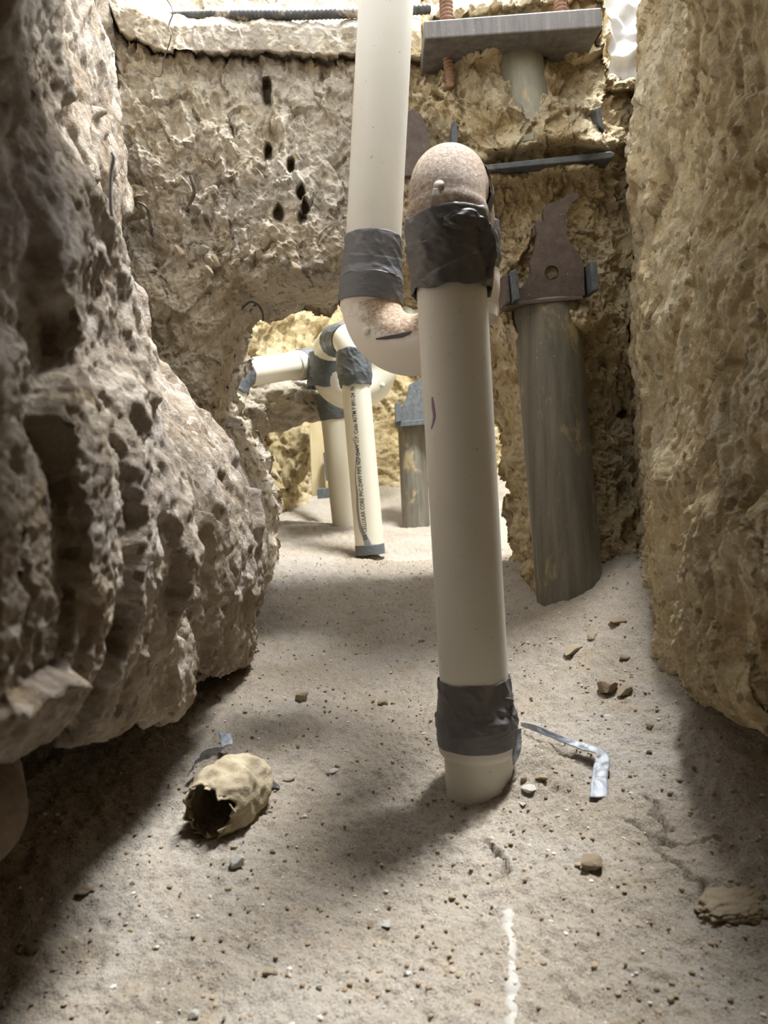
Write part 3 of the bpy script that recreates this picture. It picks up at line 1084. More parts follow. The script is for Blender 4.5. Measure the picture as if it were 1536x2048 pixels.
# torn tape flap on the right of the collar
fl = [pipe_point(FA, FB, 0.0545, x, y)[0] for x, y in ((880, 470), (915, 468), (945, 490), (962, 530), (968, 578))]
obj('tape_flap', ribbon(fl, [0.010, 0.030, 0.036, 0.030, 0.008], [UP * 1.0 + RT * 0.2, UP + RT * 0.5, UP * 0.6 + RT, UP * 0.3 + RT, RT], 0.0012, 50, 12, 0.004, 4), M['tape_dark'], trap)
fl = [pipe_point(FA, FB, 0.0500, x, y)[0] for x, y in ((1008, 1385), (1016, 1410), (1018, 1432), (1014, 1455))]
obj('torn_edge', ribbon(fl, [0.010, 0.014, 0.012, 0.006], [RT + fw * 0.4] * 4, 0.0012, 40, 8, 0.005, 6), M['tape_dark'], trap)
fl = [pipe_point(FA, FB, 0.0540, x, y)[0] for x, y in ((1030, 1452), (1029, 1475), (1024, 1498), (1018, 1513))]
obj('tape_end', ribbon(fl, [0.012, 0.014, 0.012, 0.002], [RT + fw * 0.7] * 4, 0.001, 40, 8, 0.001, 7), M['tape_blue'], trap)

def cast(o, px, py):
    """the near side of an object as seen at (px, py)"""
    from mathutils.bvhtree import BVHTree
    key = o.name
    if key not in _bvh:
        me_ = o.data
        _bvh[key] = BVHTree.FromPolygons([v.co[:] for v in me_.vertices], [p.vertices[:] for p in me_.polygons])
    dv = unit(P(px, py, 1.0) - CAM)
    h = _bvh[key].ray_cast(Vector(CAM), Vector(dv))
    return (np.array(h[0]), np.array(h[1])) if h[0] is not None else (P(px, py, 1.17), -fw)


_bvh = {}
sp = [cast(bend, x, y) for x, y in ((752, 678), (770, 676), (788, 673), (805, 670), (822, 664))]
obj('smear', ribbon([a + b * 0.0006 for a, b in sp], [0.002, 0.005, 0.006, 0.007, 0.004], [np.cross(unit(sp[-1][0] - sp[0][0]), b) for a, b in sp], 0.0008, 60, 7, 0.0006, 27), M['scrape'], bend, label='black smear')
hn, nn_ = cast(dome, 878, 372)
obj('nub', sweep_mesh('nub', line(hn - nn_ * 0.012, hn + nn_ * 0.0016, 0.003), 0.0068, 26), M['nub'], dome, label='bare grey moulding nub')
sp = [cast(dome, x, y) for x, y in ((877, 378), (874, 392), (872, 405), (870, 412))]
obj('bare_strip', ribbon([a + b * 0.0005 for a, b in sp], [0.012, 0.013, 0.014, 0.014], [RT] * 4, 0.0008, 30, 7, 0.0002, 28), M['nub'], dome, label='bare streak without dust')
hn, nn_ = cast(bend, 733, 662)
obj('nub', sweep_mesh('nub', line(hn - nn_ * 0.012, hn + nn_ * 0.002, 0.003), 0.0068, 26), M['pvc'], bend)

# ------------------------------------------------------------------ back drain trap
back = empty('drain_trap', P(740, 1102, 2.34), 'white PVC trap with slate tape bands and printed drop pipe, in the chamber behind', 'drain pipe')
DA, DB = (709, 740, 2.34), (740.5, 1104, 2.34)


def daxis(y):
    return lerp(P(*DA), P(*DB), (y - DA[1]) / (DB[1] - DA[1]))


DK1 = P(703, 671, 2.34)
DK2 = P(651, 689, 2.53)
LK = P(644, 792, 2.53)
MK = P(766, 790, 2.56)
drop = obj('drop_pipe', sweep_mesh('drop_pipe', line(daxis(735), daxis(1106)), R3, 64), M['pvc_back'], back)
tape_wrap(back, np.array([daxis(y) for y in np.linspace(1089, 1109, 14)]), R3 + 0.0016, M['tape_back'], 41, 0.0004, ragged=0.002)
pth = fillet([daxis(765), DK1, DK2, lerp(DK2, LK, 0.55)], [0.075, 0.075], 0.004)
obj('return_bend', sweep_mesh('return_bend', pth, 0.0495, 60), M['pvc_back'], back)
k0 = int(len(pth) * 0.40)
k1 = int(len(pth) * 0.66)
tape_wrap(back, pth[k0:k1], 0.0518, M['tape_back'], 42, 0.0018)
tape_wrap(back, np.array([daxis(y) for y in np.linspace(703, 773, 40)]), np.interp(np.linspace(703, 773, 40), [703, 750, 773], [0.0535, 0.0535, 0.0475]), M['tape_back'], 43, 0.0022, ragged=0.010)
pth = fillet([lerp(DK2, LK, 0.30), LK, MK, P(758, 560, 2.56)], [0.098, 0.098], 0.004)
bend2 = obj('trap_bend', sweep_mesh('trap_bend', pth, 0.0495, 60), M['pvc_back'], back)
tape_wrap(back, np.array([lerp(DK2, LK, t) for t in np.linspace(0.18, 0.86, 36)]), 0.0535, M['tape_back'], 44, 0.0020, ragged=0.006)
nb = P(765, 770, 2.508)
obj('nub', sweep_mesh('nub', line(nb + fw * 0.02, nb, 0.004), 0.0075, 20), M['pvc_back'], bend2)
# loose tape corner on the right of the joint
fl = [P(735, 705, 2.30), P(745, 716, 2.30), P(752, 724, 2.30)]
obj('tape_flap', ribbon(fl, [0.02, 0.014, 0.002], [UP - RT * 0.4] * 3, 0.0012, 24, 6, 0.002, 9), M['tape_back'], back)


def pipe_text(body, y0, y1, lat_px):
    cu_ = bpy.data.curves.new('print', 'FONT')
    cu_.body = body
    cu_.resolution_u = 2
    cu_.offset = 0.012
    to = bpy.data.objects.new('print', cu_)
    col.objects.link(to)
    dg = bpy.context.evaluated_depsgraph_get()
    me_ = bpy.data.meshes.new_from_object(to.evaluated_get(dg))
    bpy.data.objects.remove(to)
    bpy.data.curves.remove(cu_)
    v = np.zeros(len(me_.vertices) * 3, np.float32)
    me_.vertices.foreach_get('co', v)
    v = v.reshape(-1, 3)
    w = v[:, 0].max()
    out = np.zeros_like(v)
    h = 8.2
    for i in range(len(v)):
        y = y0 + (y1 - y0) * v[i, 0] / w
        ax = DA[0] + (DB[0] - DA[0]) * (y - DA[1]) / (DB[1] - DA[1])
        x = ax + lat_px - (v[i, 1] - 0.35) / 0.7 * h
        out[i] = pipe_point(DA, DB, R3 + 0.0009, x, y)[0]
    me_.vertices.foreach_set('co', out.ravel())
    me_.update()
    me_.materials.clear()
    me_.materials.append(M['ink'])
    return me_


obj('print', pipe_text('EX CELLULAR CORE PVC-DWV PIPE NSF-DWV U.P. Code ASTM F 891-24  N', 1078, 778, -7), None, drop, label='black printed line of lettering')
obj('primer_drip', patch_on_pipe(DA, DB, R3, [(707, 878), (714, 893), (717, 905), (713, 925), (712, 960), (715, 985), (716, 1015), (719, 1040), (724, 1058), (731, 1072), (737, 1088)],
                                 [1.5, 2, 2.5, 2, 2, 4, 5, 5, 8, 11, 14], 80, 7), M['primer'], drop, label='grey run of glue down the pipe')

# ------------------------------------------------------------------ branch line beside the back trap
br = empty('branch_pipe', P(690, 1052, 2.75), 'white PVC branch coming out of the left wall and dropping behind the back trap', 'drain pipe')
H0, H1, H2, V1 = P(452, 840, 2.30), P(474, 748, 2.33), P(655, 722, 2.66), P(691, 1062, 2.75)
pth = fillet([H0, H1, H2, V1], [0.06, 0.07], 0.004)
obj('pipe', sweep_mesh('pipe', pth, 0.0450, 60), M['pvc_back'], br)
hd = unit(H2 - H1)
c0 = lerp(H1, H2, 0.60)
obj('coupling', sweep_mesh('coupling', line(c0 - hd * 0.006, c0 + hd * 0.09, 0.003), 0.0500, 56), M['pvc_back'], br)
tape_wrap(br, line(lerp(H1, H2, 0.66), lerp(H1, H2, 0.95), 0.003), 0.0515, M['tape_back'], 51, 0.0018, ragged=0.01)
ka = np.argmin(np.linalg.norm(pth - H1, axis=1))
tape_wrap(br, pth[max(0, ka - 14):ka + 9], 0.0475, M['tape_back'], 52, 0.0018, ragged=0.012)
vd = [lerp(H2, V1, t) for t in np.linspace(0.18, 0.335, 26)]
tape_wrap(br, np.array(vd), np.interp(np.linspace(0, 1, 26), [0, .8, 1], [0.052, 0.0505, 0.0465]), M['tape_back'], 53, 0.0012)

# ------------------------------------------------------------------ pile and bracket on the right
pile = empty('foundation_pile', P(1140, 1190, 1.45), 'grey steel pile with clay smears rising from the sand beside the right wall', 'pile')
RP = 0.0635


def pile_disp(seed):
    def f(th, s, R):
        th = th + 0 * s
        s = s + 0 * th
        return 0.0006 * perlin(np.stack([np.cos(th) * 9, np.sin(th) * 9, s * 3], -1), seed)
    return f


obj('pile_pipe', sweep_mesh('pile_pipe', line(P(1092, 612, 1.466), P(1148, 1300, 1.462), 0.01), RP, 72, pile_disp(2)), M['pile'], pile)

brk = empty('pier_bracket', P(1100, 600, 1.44), 'brown steel underpinning bracket set in the clay above the large pile', 'bracket')


def quad_block(name, px, d, depth, mat, bev=0.002, parent=None):
    return obj(name, block(np.array([P(x, y, d) for x, y in px]), fw * depth * 1.0 + np.array([0, 0, 0.0]), bev), mat, parent or brk)


yv = np.array([0.0, 1.0, 0.0])


def flat_block(name, px, d, depth, mat, bev=0.002, parent=None):
    return obj(name, block(np.array([P(x, y, d) for x, y in px]), yv * depth, bev), mat, parent or brk)


flat_block('top_plate', [(848, 41), (1203, 14), (1206, 54), (849, 78)], 1.37, 0.17, M['plate'], 0.003)
flat_block('shelf_plate', [(905, 336), (1222, 302), (1230, 306), (1230, 312), (1224, 316), (906, 347)], 1.395, 0.06, M['flange'], 0.002)
flat_block('flange', [(903, 246), (908, 241), (914, 246), (918, 318), (905, 320)], 1.40, 0.10, M['flange'], 0.0015)
flat_block('flange', [(1191, 217), (1200, 212), (1210, 262), (1199, 252)], 1.415, 0.10, M['flange'], 0.0015)
gus = [(808, 352), (808, 224), (826, 217), (842, 228), (853, 255), (861, 290), (866, 352)]
obj('gusset', block(np.array([P(x, y, 1.445) for x, y in gus]), yv * 0.02, 0.001), M['bracket'], brk)
obj('sleeve', sweep_mesh('sleeve', line(P(1032, 75, 1.478), P(1062, 300, 1.466), 0.01), 0.046, 64, pile_disp(4)), M['sleeve'], brk)
flat_block('tab', [(1027, 273), (1068, 266), (1070, 279), (1028, 287)], 1.408, 0.05, M['sleeve'], 0.001)
# horn-shaped plate with its round hole
cr = [(430, 1330), (440, 1190), (520, 1100), (560, 1010), (548, 900), (600, 760), (620, 640), (630, 590), (602, 490), (622, 452), (700, 438), (690, 370), (702, 300),
      (760, 252), (810, 243), (860, 222), (910, 200), (960, 158), (1010, 138), (1078, 143), (1092, 172), (1072, 210), (1022, 240), (980, 292), (952, 372), (940, 470), (946, 560), (968, 650),
      (1012, 720), (1072, 790), (1112, 850), (1140, 950), (1142, 1080), (1150, 1262), (1000, 1277), (700, 1305), (560, 1316)]
hp = np.array([P(960 + x * .1823, 360 + y * .1823, 1.415) for x, y in cr])
ho = np.array([P(960 + (787 + 78 * math.cos(a)) * .1823, 360 + (1017 - 80 * math.sin(a)) * .1823, 1.415) for a in np.linspace(0, 2 * math.pi, 28, endpoint=False)])
horn = obj('horn_plate', prism(hp, yv * 0.014, [ho]), M['bracket'], brk)
# clay showing through the hole lies behind; side bars and seat
flat_block('flange', [(1020, 542), (1034, 538), (1041, 598), (1026, 603)], 1.375, 0.07, M['flange'], 0.002)
flat_block('flange', [(1180, 522), (1193, 520), (1200, 579), (1186, 582)], 1.385, 0.07, M['flange'], 0.002)
flat_block('flange', [(1005, 550), (1017, 547), (1022, 604), (1010, 608)], 1.385, 0.07, M['bracket'], 0.002)
flat_block('seat_plate', [(1012, 604), (1165, 591), (1166, 598), (1013, 612)], 1.40, 0.09, M['bracket'], 0.001)


def thread(pitch, amp):
    def f(th, s, R):
        return amp * np.sin(2 * math.pi * s / pitch - th)
    return f


for (a, b) in ((P(889, -120, 1.42), P(893, 46, 1.42)), (P(1117, -120, 1.44), P(1121, 30, 1.44)), (P(893, 84, 1.447), P(900, 176, 1.447))):
    obj('threaded_rod', sweep_mesh('threaded_rod', line(a, b, 0.0011), 0.0118 if b[2] > 1.15 else 0.0085, 24, thread(0.0075, 0.0014)), M['rod'], brk, label='rust brown threaded rod')

# far pile with its own bracket
pile2 = empty('foundation_pile', P(829, 1057, 3.46), 'grey steel pile with a bracket in the far chamber, behind the nearest pipe', 'pile')
obj('pile_pipe', sweep_mesh('pile_pipe', line(P(822, 830, 3.46), P(834, 1090, 3.46), 0.02), RP, 56, pile_disp(6)), M['pile'], pile2)
obj('upper_post', sweep_mesh('upper_post', line(P(816, 500, 3.5), P(819, 700, 3.5), 0.02), 0.045, 40, pile_disp(7)), M['sleeve'], pile2)
gp2 = [(802, 842), (804, 812), (812, 796), (818, 770), (850, 752), (868, 770), (862, 842)]
obj('gusset', block(np.array([P(x, y, 3.36) for x, y in gp2]), yv * 0.03, 0.001), M['flange'], pile2)
obj('flange', block(np.array([P(x, y, 3.33) for x, y in ((790, 806), (802, 803), (803, 842), (791, 845))]), yv * 0.12, 0.002), M['flange'], pile2)
obj('seat_plate', block(np.array([P(x, y, 3.35) for x, y in ((790, 843), (866, 837), (866, 848), (791, 854))]), yv * 0.16, 0.002), M['flange'], pile2)
obj('top_plate', block(np.array([P(x, y, 3.4) for x, y in ((800, 566), (846, 561), (846, 572), (800, 577))]), yv * 0.12, 0.002), M['flange'], pile2)

post = empty('tan_post', P(632, 985, 3.3), 'pale tan upright post with a dark block at its foot, far chamber', 'post')
obj('shaft', block(np.array([P(x, y, 3.3) for x, y in ((616, 790), (642, 788), (652, 990), (624, 992))]), yv * 0.06, 0.003), M['post'], post)
obj('foot_block', block(np.array([P(x, y, 3.22) for x, y in ((634, 978), (676, 974), (676, 994), (635, 998))]), yv * 0.06, 0.003), M['flange'], post)
obj('strip', block(np.array([P(x, y, 3.24) for x, y in ((646, 905), (656, 904), (662, 960), (652, 962))]), yv * 0.04, 0.002), M['flange'], post)

# ------------------------------------------------------------------ rebar, stub and wires
rb = np.array([P(x, y, d) for x, y, d in ((330, 34, 1.585), (450, 30, 1.55), (600, 30, 1.535), (720, 26, 1.53), (860, 18, 1.55))])
rp = fillet(list(rb), [0.5, 0.5, 0.5], 0.0012)
obj('rebar', sweep_mesh('rebar', rp, 0.0088, 18, lambda th, s, R: 0.0014 * np.clip(np.sin(2 * math.pi * s / 0.009 + th), 0.1, 1)), M['rebar'],
    label='dark ribbed rebar lying along the top of the concrete lip', cat='rebar')
obj('broken_bar', sweep_mesh('broken_bar', line(P(975, 34, 1.56), P(1046, 9, 1.50), 0.003), np.linspace(0.011, 0.0165, len(line(P(975, 34, 1.56), P(1046, 9, 1.50), 0.003))), 20,
                             lambda th, s, R: 0.003 * perlin(np.stack([np.cos(th) * 2 + 0 * s, np.sin(th) * 2 + 0 * s, s * 60 + 0 * th], -1), 3)), M['sleeve'],
    label='broken grey bar end resting above the thick steel plate', cat='bar')


def proud(px, py, off=0.012):
    """a point standing a little off the back wall"""
    dd = float((on_back(px, py) - CAM) @ fw)
    return P(px, py, dd - off)


def wire(label, pts, r, mat, cat='wire'):
    p = catmull(np.array(pts), 14 * len(pts))
    return obj('wire', sweep_mesh('wire', p, r, 10), mat, label=label, cat=cat)


wire('thin curly wire hanging over the concrete lip at top left', [P(x, y, d) for x, y, d in ((318, -20, 1.40), (338, 5, 1.41), (346, 25, 1.40), (338, 50, 1.41), (342, 70, 1.40), (336, 95, 1.41), (327, 120, 1.42), (324, 145, 1.43), (318, 153, 1.43), (305, 148, 1.44), (290, 138, 1.46))], 0.0011, M['wire'])
wire('straight pale wire standing in the corner of the left wall', [P(x, y, min(float((cast(wall_left, u, w_)[0] - CAM) @ fw) for u, w_ in ((224, 306), (222, 345), (221, 380), (222, 410), (224, 432))) - 0.004) for x, y in ((224, 306), (227, 318), (222, 345), (221, 380), (222, 410), (224, 432))], 0.0017, M['wire_grey'])
ob = [(381, 352), (387, 372), (388, 388), (382, 402), (370, 420)]
wire('thick bent tie wire curving up out of the back wall', [proud(381, 420, .045) * 0 + P(x, y, float((on_back(370, 420) - CAM) @ fw) - o_) for (x, y), o_ in zip(ob[:4], (.05, .045, .035, .02))] + [on_back(370, 420) + fw * 0.005], 0.0034, M['wire'])
wire('drooping brown wire above the loose stones in the corner', [proud(246, 406), proud(270, 404, .02), proud(290, 412, .02), proud(298, 430, .015), proud(300, 452, .01), on_back(302, 470)], 0.0026, M['wire'])
wire('short pale wire hook low on the back wall', [on_back(465, 478), proud(466, 468, .012), proud(470, 462, .018), proud(474, 468, .012)], 0.0026, M['wire_grey'])
wire('black wire curling down into the opening below the beam', [on_back(480, 612) + fw * 0.03, P(500, 604, 1.55), P(516, 610, 1.55), P(525, 626, 1.55), P(526, 642, 1.55)], 0.0023, M['rebar'])

sh = [P(1262, -70, 1.60), P(1258, 0, 1.575), P(1262, 60, 1.56), P(1258, 120, 1.55), P(1250, 185, 1.545)]
obj('plastic_sheet', ribbon(sh, [0.10, 0.095, 0.09, 0.08, 0.04], [RT] * 5, 0.001, 60, 30, 0.030, 25, 0.06), M['sheet'], label='white plastic sheet hanging in the bright gap right of the thick plate', cat='sheet')

# ------------------------------------------------------------------ stones
import bmesh


def stone_mesh(seed, sub=3, flat=0.7, sharp=0.3):
    bm = bmesh.new()
    bmesh.ops.create_icosphere(bm, subdivisions=sub, radius=0.5)
    v = np.array([x.co[:] for x in bm.verts])
    d = 1 + 0.45 * fbm(v * 1.3, 2, seed) + sharp * 0.25 * ridged(v * 2.2, 2, seed + 2)
    # a few cut faces
    r = np.random.RandomState(seed)
    out = v * d[:, None]
    for _ in range(7):
        n_ = unit(r.normal(size=3))
        h = 0.24 + 0.16 * r.rand()
        k = out @ n_
        out = out - np.outer(np.clip(k - h, 0, None) * 0.95, n_)
    out[:, 2] *= flat
    for x, c in zip(bm.verts, out):
        x.co = c
    me_ = bpy.data.meshes.new('stone')
    bm.to_mesh(me_)
    bm.free()
    return me_


SM = {}
for k, mt in enumerate(('stone_tan', 'stone_white', 'stone_dark', 'stone_brown', 'clay', 'beam')):
    SM[mt] = [stone_mesh(100 + 10 * k + j) for j in range(3)]
    for q in SM[mt]:
        q.materials.append(M[mt])


def lump_mesh(seed):
    bm = bmesh.new()
    bmesh.ops.create_icosphere(bm, subdivisions=5, radius=0.5)
    v = np.array([x.co[:] for x in bm.verts])
    n_ = v * 2
    d = rock_disp(v * 0.25 + seed, seed, 0.8, 1.6, 1.6) * 4.5
    out = v + n_ * d[:, None]
    for x, c in zip(bm.verts, out):
        x.co = c
    me_ = bpy.data.meshes.new('lump')
    bm.to_mesh(me_)
    bm.free()
    me_.polygons.foreach_set('use_smooth', np.ones(len(me_.polygons), bool))
    return me_


LM = {}
for kk, mt in enumerate(('beam', 'far', 'stone_tan', 'clay')):
    LM[mt] = lump_mesh(3 + 5 * kk)
    LM[mt].materials.append(M[mt])


def ground_stone(px, py, wpx, hpx, mat, label, name='stone', var=0, sink=0.35, rot=None):
    p, d = on_ground(px, py)
    w = wpx * d / F_PX
    h = max(hpx * d / F_PX * 0.8, w * 0.28)
    o = obj(name, SM[mat][var % 3], None, label=label, cat='stone', group='loose stones on the sand')
    o.location = Vector((p[0], p[1], p[2] + h * (0.5 - sink)))
    o.scale = (w, w * 0.8, h / 0.7)
    o.rotation_euler = (0, 0, rot if rot is not None else random.uniform(0, 6.28))
    return o


for a in [
    (478, 1722, 36, 46, 'stone_white', 'white angular stone on the sand below the crumpled tape', 0, .15),
    (600, 1389, 38, 34, 'stone_tan', 'tan flat-sided stone on the lit sand left of the nearest pipe', 1, .3),
    (765, 1404, 32, 18, 'stone_brown', 'brown chip of stone halfway between the tan stone and the nearest pipe', 2, .3),
    (1145, 1297, 52, 26, 'stone_tan', 'long flat tan stone on the sand in front of the large pile', 0, .3),
    (1186, 1270, 28, 18, 'stone_tan', 'small tan stone just behind the long flat stone', 1, .3),
    (1212, 1370, 52, 40, 'stone_brown', 'large brown lump, left of a touching pair near the right wall', 2, .3),
    (1248, 1378, 40, 30, 'stone_tan', 'smaller tan lump, right of a touching pair near the right wall', 0, .3),
    (1236, 1240, 44, 12, 'stone_brown', 'thin brown sliver of stone right of the large pile', 1, .3),
    (1248, 1312, 26, 20, 'stone_brown', 'brown pebble between the long flat stone and the right wall', 0, .3),
    (1186, 1722, 52, 40, 'stone_brown', 'rounded brown cobble on the near right sand', 1, .25),
        (1060, 1574, 42, 20, 'stone_white', 'flat pale flake of stone right of the pipe foot', 0, .4),
    (1046, 1557, 18, 18, 'stone_tan', 'small round pebble touching the pipe foot', 1, .2),
    (1085, 1552, 30, 18, 'stone_tan', 'tan pebble between the pipe foot and the loose tape', 2, .25),
    (1045, 1606, 20, 9, 'stone_white', 'tiny pale chip in front of the pipe foot', 1, .3),
    (775, 1845, 30, 22, 'stone_white', 'pale pink-white stone on the near sand at centre', 2, .25),
    (742, 1846, 22, 16, 'stone_tan', 'small tan pebble just left of the pale stone at centre', 0, .25),
    (537, 1942, 32, 20, 'stone_tan', 'tan stone in the pipe shadow near the bottom edge', 0, .3),
    (639, 1972, 16, 20, 'stone_white', 'small white pebble near the bottom edge right of the pipe shadow', 1, .25),
    (386, 2026, 26, 20, 'stone_white', 'white pebble at the very bottom left of the sand', 2, .25),
    (264, 1766, 18, 14, 'stone_dark', 'small dark pebble on the dim sand at left', 0, .3),
    (66, 1892, 40, 26, 'stone_brown', 'brown stone at the edge of the deep shade, lower left', 1, .3),
    (168, 1780, 40, 20, 'stone_brown', 'dim brown stone on the sand under the left overhang', 2, .3),
    (1297, 1503, 17, 15, 'stone_dark', 'dark round pebble right of the loose tape end', 2, .25),
    (1388, 1534, 14, 10, 'stone_dark', 'tiny dark pebble on the shaded sand by the right wall', 0, .3),
    (1424, 1630, 16, 10, 'stone_white', 'small pale chip on the shaded sand by the right wall', 1, .3),
    (575, 1555, 34, 14, 'stone_tan', 'flat tan flake of earth right of the crumpled tape', 1, .4),
    (670, 1540, 22, 12, 'stone_white', 'small pale chip on the sand between crumpled tape and nearest pipe', 0, .3),
    (595, 1492, 18, 14, 'stone_brown', 'small brown pebble above the crumpled tape', 2, .3),
    (1300, 1448, 22, 14, 'stone_brown', 'brown pebble below the touching pair by the right wall', 0, .3),
    (1335, 1325, 40, 34, 'stone_tan', 'tan lump fallen at the foot of the right wall', 1, .35),
    (1215, 1432, 26, 12, 'stone_white', 'pale thin chip on the sand beneath the brown lump', 2, .35),
    (845, 1282, 16, 10, 'stone_dark', 'small dark pebble just left of the nearest pipe, mid height', 1, .3),
    (880, 1040, 24, 14, 'stone_white', 'pale stone on far sand left of the nearest pipe', 0, .3),
]:
    ground_stone(a[0], a[1] + a[3] * 0.3, a[2], a[3], a[4], a[5], var=a[6], sink=a[7])

p_, d_ = on_ground(1462, 1808)
o = obj('earth_clod', LM['stone_tan'], None, label='broad flat clod of earth half buried at the lower right', cat='stone', group='loose stones on the sand')
o.location = Vector(p_) - Vector((0, 0, 0.002))
o.scale = (0.075, 0.045, 0.022)
o.rotation_euler = (0, 0, 0.3)

# stones bedded in the back wall (pieces of that wall)
for k, (x, y, w, h) in enumerate([(385, 516, 28, 24), (408, 500, 30, 26), (432, 522, 26, 30), (455, 516, 26, 18), (362, 505, 24, 24), (500, 528, 24, 20), (520, 515, 26, 22), (545, 525, 24, 20),
                                  (478, 532, 22, 16), (572, 530, 22, 18), (350, 498, 20, 20), (240, 414, 22, 18), (268, 424, 26, 22), (288, 450, 22, 20), (268, 448, 20, 18), (316, 462, 18, 20),
                                  (600, 545, 30, 20), (640, 535, 26, 22), (420, 545, 26, 16), (300, 475, 20, 18), (330, 490, 22, 18), (655, 555, 24, 18)]):
    p = on_back(x, y)
    d = 1.5
    o = obj('stone', SM['beam'][k % 3] if k % 2 else SM['stone_tan'][k % 3], None, wall_back)
    o.location = Vector(p + np.array([0, -0.010, 0]))
    o.scale = (w * d / F_PX, w * d / F_PX * 0.8, h * d / F_PX / 0.7)
    o.rotation_euler = (random.uniform(-.4, .4), random.uniform(-.4, .4), random.uniform(0, 6))
o = obj('clay_plug', LM['clay'], None, horn, label='clay showing through the round hole')
o.location = Vector(P(1103.5, 545.4, 1.432))
o.scale = (0.04, 0.018, 0.04)
# dark lump hanging under the branch line, in the far clay
for k, (x, y, dd, w, h, mt) in enumerate([(520, 805, 2.75, 190, 110, 'beam'), (590, 790, 2.8, 130, 80, 'beam'), (490, 840, 2.6, 90, 100, 'beam'), (570, 890, 3.5, 120, 90, 'far'), (590, 925, 3.5, 120, 60, 'far'), (500, 930, 2.4, 70, 190, 'far'), (525, 960, 3.2, 60, 120, 'far')]):
    o = obj('stone', LM[mt], None, wall_far)
    o.rotation_euler = (0, 0.5 * k, 0)
    o.location = Vector(P(x, y, dd))
    o.scale = (w * dd / F_PX, 0.25, h * dd / F_PX)

# small gravel lying all over the sand
base = []
for j in range(6):
    bm = bmesh.new()
    bmesh.ops.create_icosphere(bm, subdivisions=1, radius=0.5)
    v = np.array([x.co[:] for x in bm.verts])
    fcz = np.array([[w.index for w in f.verts] for f in bm.faces])
    bm.free()
    v = v * (1 + 0.5 * perlin(v * 1.7, 200 + j))[:, None] * np.array([1, 0.8, 0.6])
    base.append((v, fcz))
r2 = np.random.RandomState(3)


def gravel(name, n, smin, smax, mat, label, ymin=0.42, ymax=2.2):
    y = ymin + (ymax - ymin) * r2.rand(n) ** 1.8
    x = (r2.rand(n) * 2 - 1) * (0.42 + 0.10 * y) + 0.05
    z = ground_z(x, y)
    sz = smin + (smax - smin) * r2.rand(n) ** 4
    an = r2.rand(n) * 6.28
    VV, FF, off = [], [], 0
    for i in range(n):
        v, f = base[i % 6]
        c, s_ = math.cos(an[i]), math.sin(an[i])
        w = np.stack([v[:, 0] * c - v[:, 1] * s_, v[:, 0] * s_ + v[:, 1] * c, v[:, 2]], -1) * sz[i]
        VV.append(w + np.array([x[i], y[i], z[i] + sz[i] * 0.12]))
        FF.append(f + off)
        off += len(v)
    obj(name, mesh_np(name, np.concatenate(VV), np.concatenate(FF), False), M[mat], label=label, cat='gravel', kind='stuff')


gravel('gravel', 7000, 0.0013, 0.008, 'stone_brown', 'fine brown grit strewn over the sand')
gravel('gravel', 1500, 0.0015, 0.007, 'stone_white', 'fine pale grit strewn over the sand')
gravel('gravel', 3200, 0.0012, 0.006, 'stone_dark', 'fine dark grit strewn over the sand')

# ------------------------------------------------------------------ crumpled tape, loose strip, buried pipes
cpos, cdist = on_ground(455, 1640)
wad = empty('crumpled_tape', cpos, 'dust coated wad of torn tape, hollow at its ragged end, on the near sand', 'tape')
e0, e1 = on_ground(525, 1575)[0] + np.array([0, 0, .022]), on_ground(418, 1672)[0] + np.array([0, 0, .030])
n = 44
tt = np.linspace(0, 1, n)
axp = lerp(e0[None], e1[None], tt[:, None])
prof = np.interp(tt, [0, .04, .12, .3, .6, .85, 1], [0.003, .016, .028, .037, .041, .040, .034])


def crump(seed, k=1.0):
    def f(th, s, R):
        th = th + 0 * s
        s = s + 0 * th
        q = np.stack([np.cos(th), np.sin(th), s * 26], -1)
        return k * (0.007 * ridged(q * 0.7, 2, seed) * smooth(s, 0.0, 0.05) + 0.0025 * fbm(q * 3, 2, seed + 4) - 0.003)
    return f


V, q, t = sweep(axp, prof, 72, crump(61), caps=False)
gg = V.reshape(n, 72, 3)
th = np.linspace(0, 2 * math.pi, 72, endpoint=False)
rag = perlin(np.stack([np.cos(th) * 3, np.sin(th) * 3, th * 0], -1), 66)
ad = unit(e1 - e0)
for i in range(n):
    gg[i] += ad * (rag * 0.014 * smooth(np.array(tt[i]), .6, 1.0))[:, None]
cen = axp[:, None]
# flatten where it lies on the sand
inn = cen + (gg - cen) * np.linspace(0.9, 0.93, n)[:, None, None]
m = n * 72
idx = np.arange(m).reshape(n, 72)
j = np.roll(idx, -1, axis=1)
e_ = np.stack([idx[-1], j[-1], j[-1] + m, idx[-1] + m], -1)
V2 = np.concatenate([gg.reshape(-1, 3), inn.reshape(-1, 3)])
gzz = ground_smooth(V2[:, 0], V2[:, 1])
V2[:, 2] = np.maximum(V2[:, 2], gzz - 0.004)
obj('wad', mesh_np('wad', V2, np.concatenate([q, q[:, ::-1] + m, e_])), M['cloth'], wad)


def gpt(px, py, h):
    return on_ground(px, py)[0] + np.array([0, 0, h])


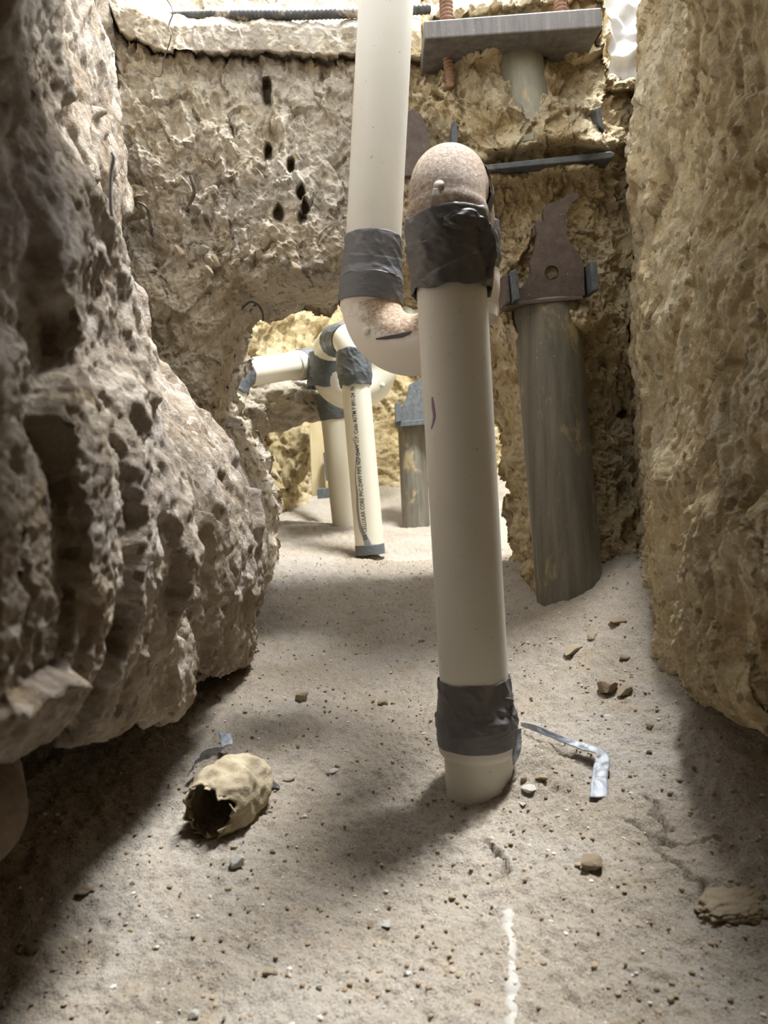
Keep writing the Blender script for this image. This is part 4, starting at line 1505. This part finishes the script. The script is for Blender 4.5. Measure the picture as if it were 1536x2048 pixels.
obj('tape_tail', ribbon([gpt(383, 1568, .016), gpt(400, 1552, .024), gpt(425, 1540, .024), gpt(445, 1532, .022), gpt(456, 1518, .022), gpt(452, 1500, .024)],
                        [0.018, 0.018, 0.015, 0.014, 0.016, 0.018], [UP + RT * .5 - fw * .2, UP + RT * .4, UP + RT * .3, UP + RT * .8, RT + UP * .2, RT], 0.0009, 70, 9, 0.003, 14), M['tape_blue'], wad, label='bluish silver tape tail')
obj('tape_tail', ribbon([gpt(508, 1588, .012), gpt(525, 1580, .012), gpt(542, 1578, .008), gpt(560, 1580, .003)], [0.012, 0.016, 0.013, 0.003], [UP + fw * .6] * 4, 0.0009, 40, 8, 0.003, 15), M['tape_dark'], wad)
obj('tape_tail', ribbon([gpt(455, 1650, .004), gpt(475, 1630, .006), gpt(500, 1605, .008), gpt(515, 1590, .010)], [0.010, 0.012, 0.012, 0.008], [UP * .4 + fw + RT * .6] * 4, 0.0009, 40, 8, 0.002, 16), M['tape'], wad)
for k in range(9):
    an_ = k * 0.7 + 0.3
    sd_ = unit(np.cross(ad, [0, 0, 1]))
    up_ = np.cross(sd_, ad)
    rim = e1 + 0.030 * (math.cos(an_) * sd_ + math.sin(an_) * up_) - ad * 0.006
    tip = rim + ad * random.uniform(.006, .020) + 0.008 * (math.cos(an_) * sd_ + math.sin(an_) * up_) * random.uniform(-1.2, .8)
    mid = (rim + tip) / 2 + np.array([0, 0, random.uniform(-.004, .004)])
    tn = -math.sin(an_) * sd_ + math.cos(an_) * up_
    obj('torn_flap', ribbon([rim, mid, tip], [0.016, 0.010, 0.002], [tn, tn + ad * random.uniform(-.5, .5), tn], 0.0012, 16, 6, 0.006, 300 + k), M['cloth'], wad)

obj('loose_tape', ribbon([gpt(1042, 1462, .010), gpt(1075, 1475, .012), gpt(1120, 1497, .014), gpt(1160, 1512, .014), gpt(1196, 1526, .016), gpt(1206, 1540, .014), gpt(1200, 1565, .008), gpt(1198, 1600, .003)],
                         [0.006, 0.010, 0.010, 0.012, 0.014, 0.018, 0.020, 0.022],
                         [UP + fw * .8, UP + fw * .8, UP + fw, UP * .7 + fw, fw + RT * .5 + UP * .3, RT, RT, RT], 0.0009, 90, 9, 0.0012, 18), M['tape_blue'],
    label='loose strip of silver tape lying on the sand right of the pipe foot', cat='tape')

# pipe stub under the left overhang, the shade there put into its dark colour
st = empty('pipe_stub', P(-30, 1720, .66), 'pale pipe coupling, coloured dark for the shade under the left overhang', 'pipe')
sc_ = P(-78, 1626, .62)
sa = unit(RT * 0.45 - fw * 0.85 + UP * 0.05)
obj('coupling', sweep_mesh('coupling', line(sc_ - sa * 0.09, sc_ + sa * 0.012, 0.004), 0.050, 48), M['stone_dark'], st)  # dark stone material stands in for the shade on pale plastic
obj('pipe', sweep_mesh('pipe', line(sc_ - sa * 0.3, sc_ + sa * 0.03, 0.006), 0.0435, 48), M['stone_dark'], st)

# white pipe showing through the sand in front
a, b = on_ground(1014, 1812)[0], on_ground(1026, 2046)[0]
b2 = lerp(a, b, 1.25)
path = line(a, b2, 0.004)
w = np.interp(np.linspace(0, 1, len(path)), [0, .05, .15, .3, .45, .7, 1], [.002, .006, .005, .003, .006, .005, .006])
path = path.copy()
path[:, 2] = ground_z(path[:, 0], path[:, 1]) - 0.0100 + 0.0018 * perlin(np.stack([path[:, 1] * 40, path[:, 1] * 0, path[:, 1] * 0], -1), 9)
path[:, 0] += 0.003 * perlin(np.stack([path[:, 1] * 25, path[:, 1] * 0, path[:, 1] * 0], -1), 7)
obj('buried_pipe', sweep_mesh('buried_pipe', path, 0.0077 + w * 0.6, 24), M['old_pvc'], label='white strip of buried pipe showing through the sand at bottom', cat='pipe')

print('triangles', sum(sum(len(p.vertices) - 2 for p in o.data.polygons) if len(o.data.polygons) < 5000 else len(o.data.polygons) * 2 for o in scene.objects if o.type == 'MESH'))
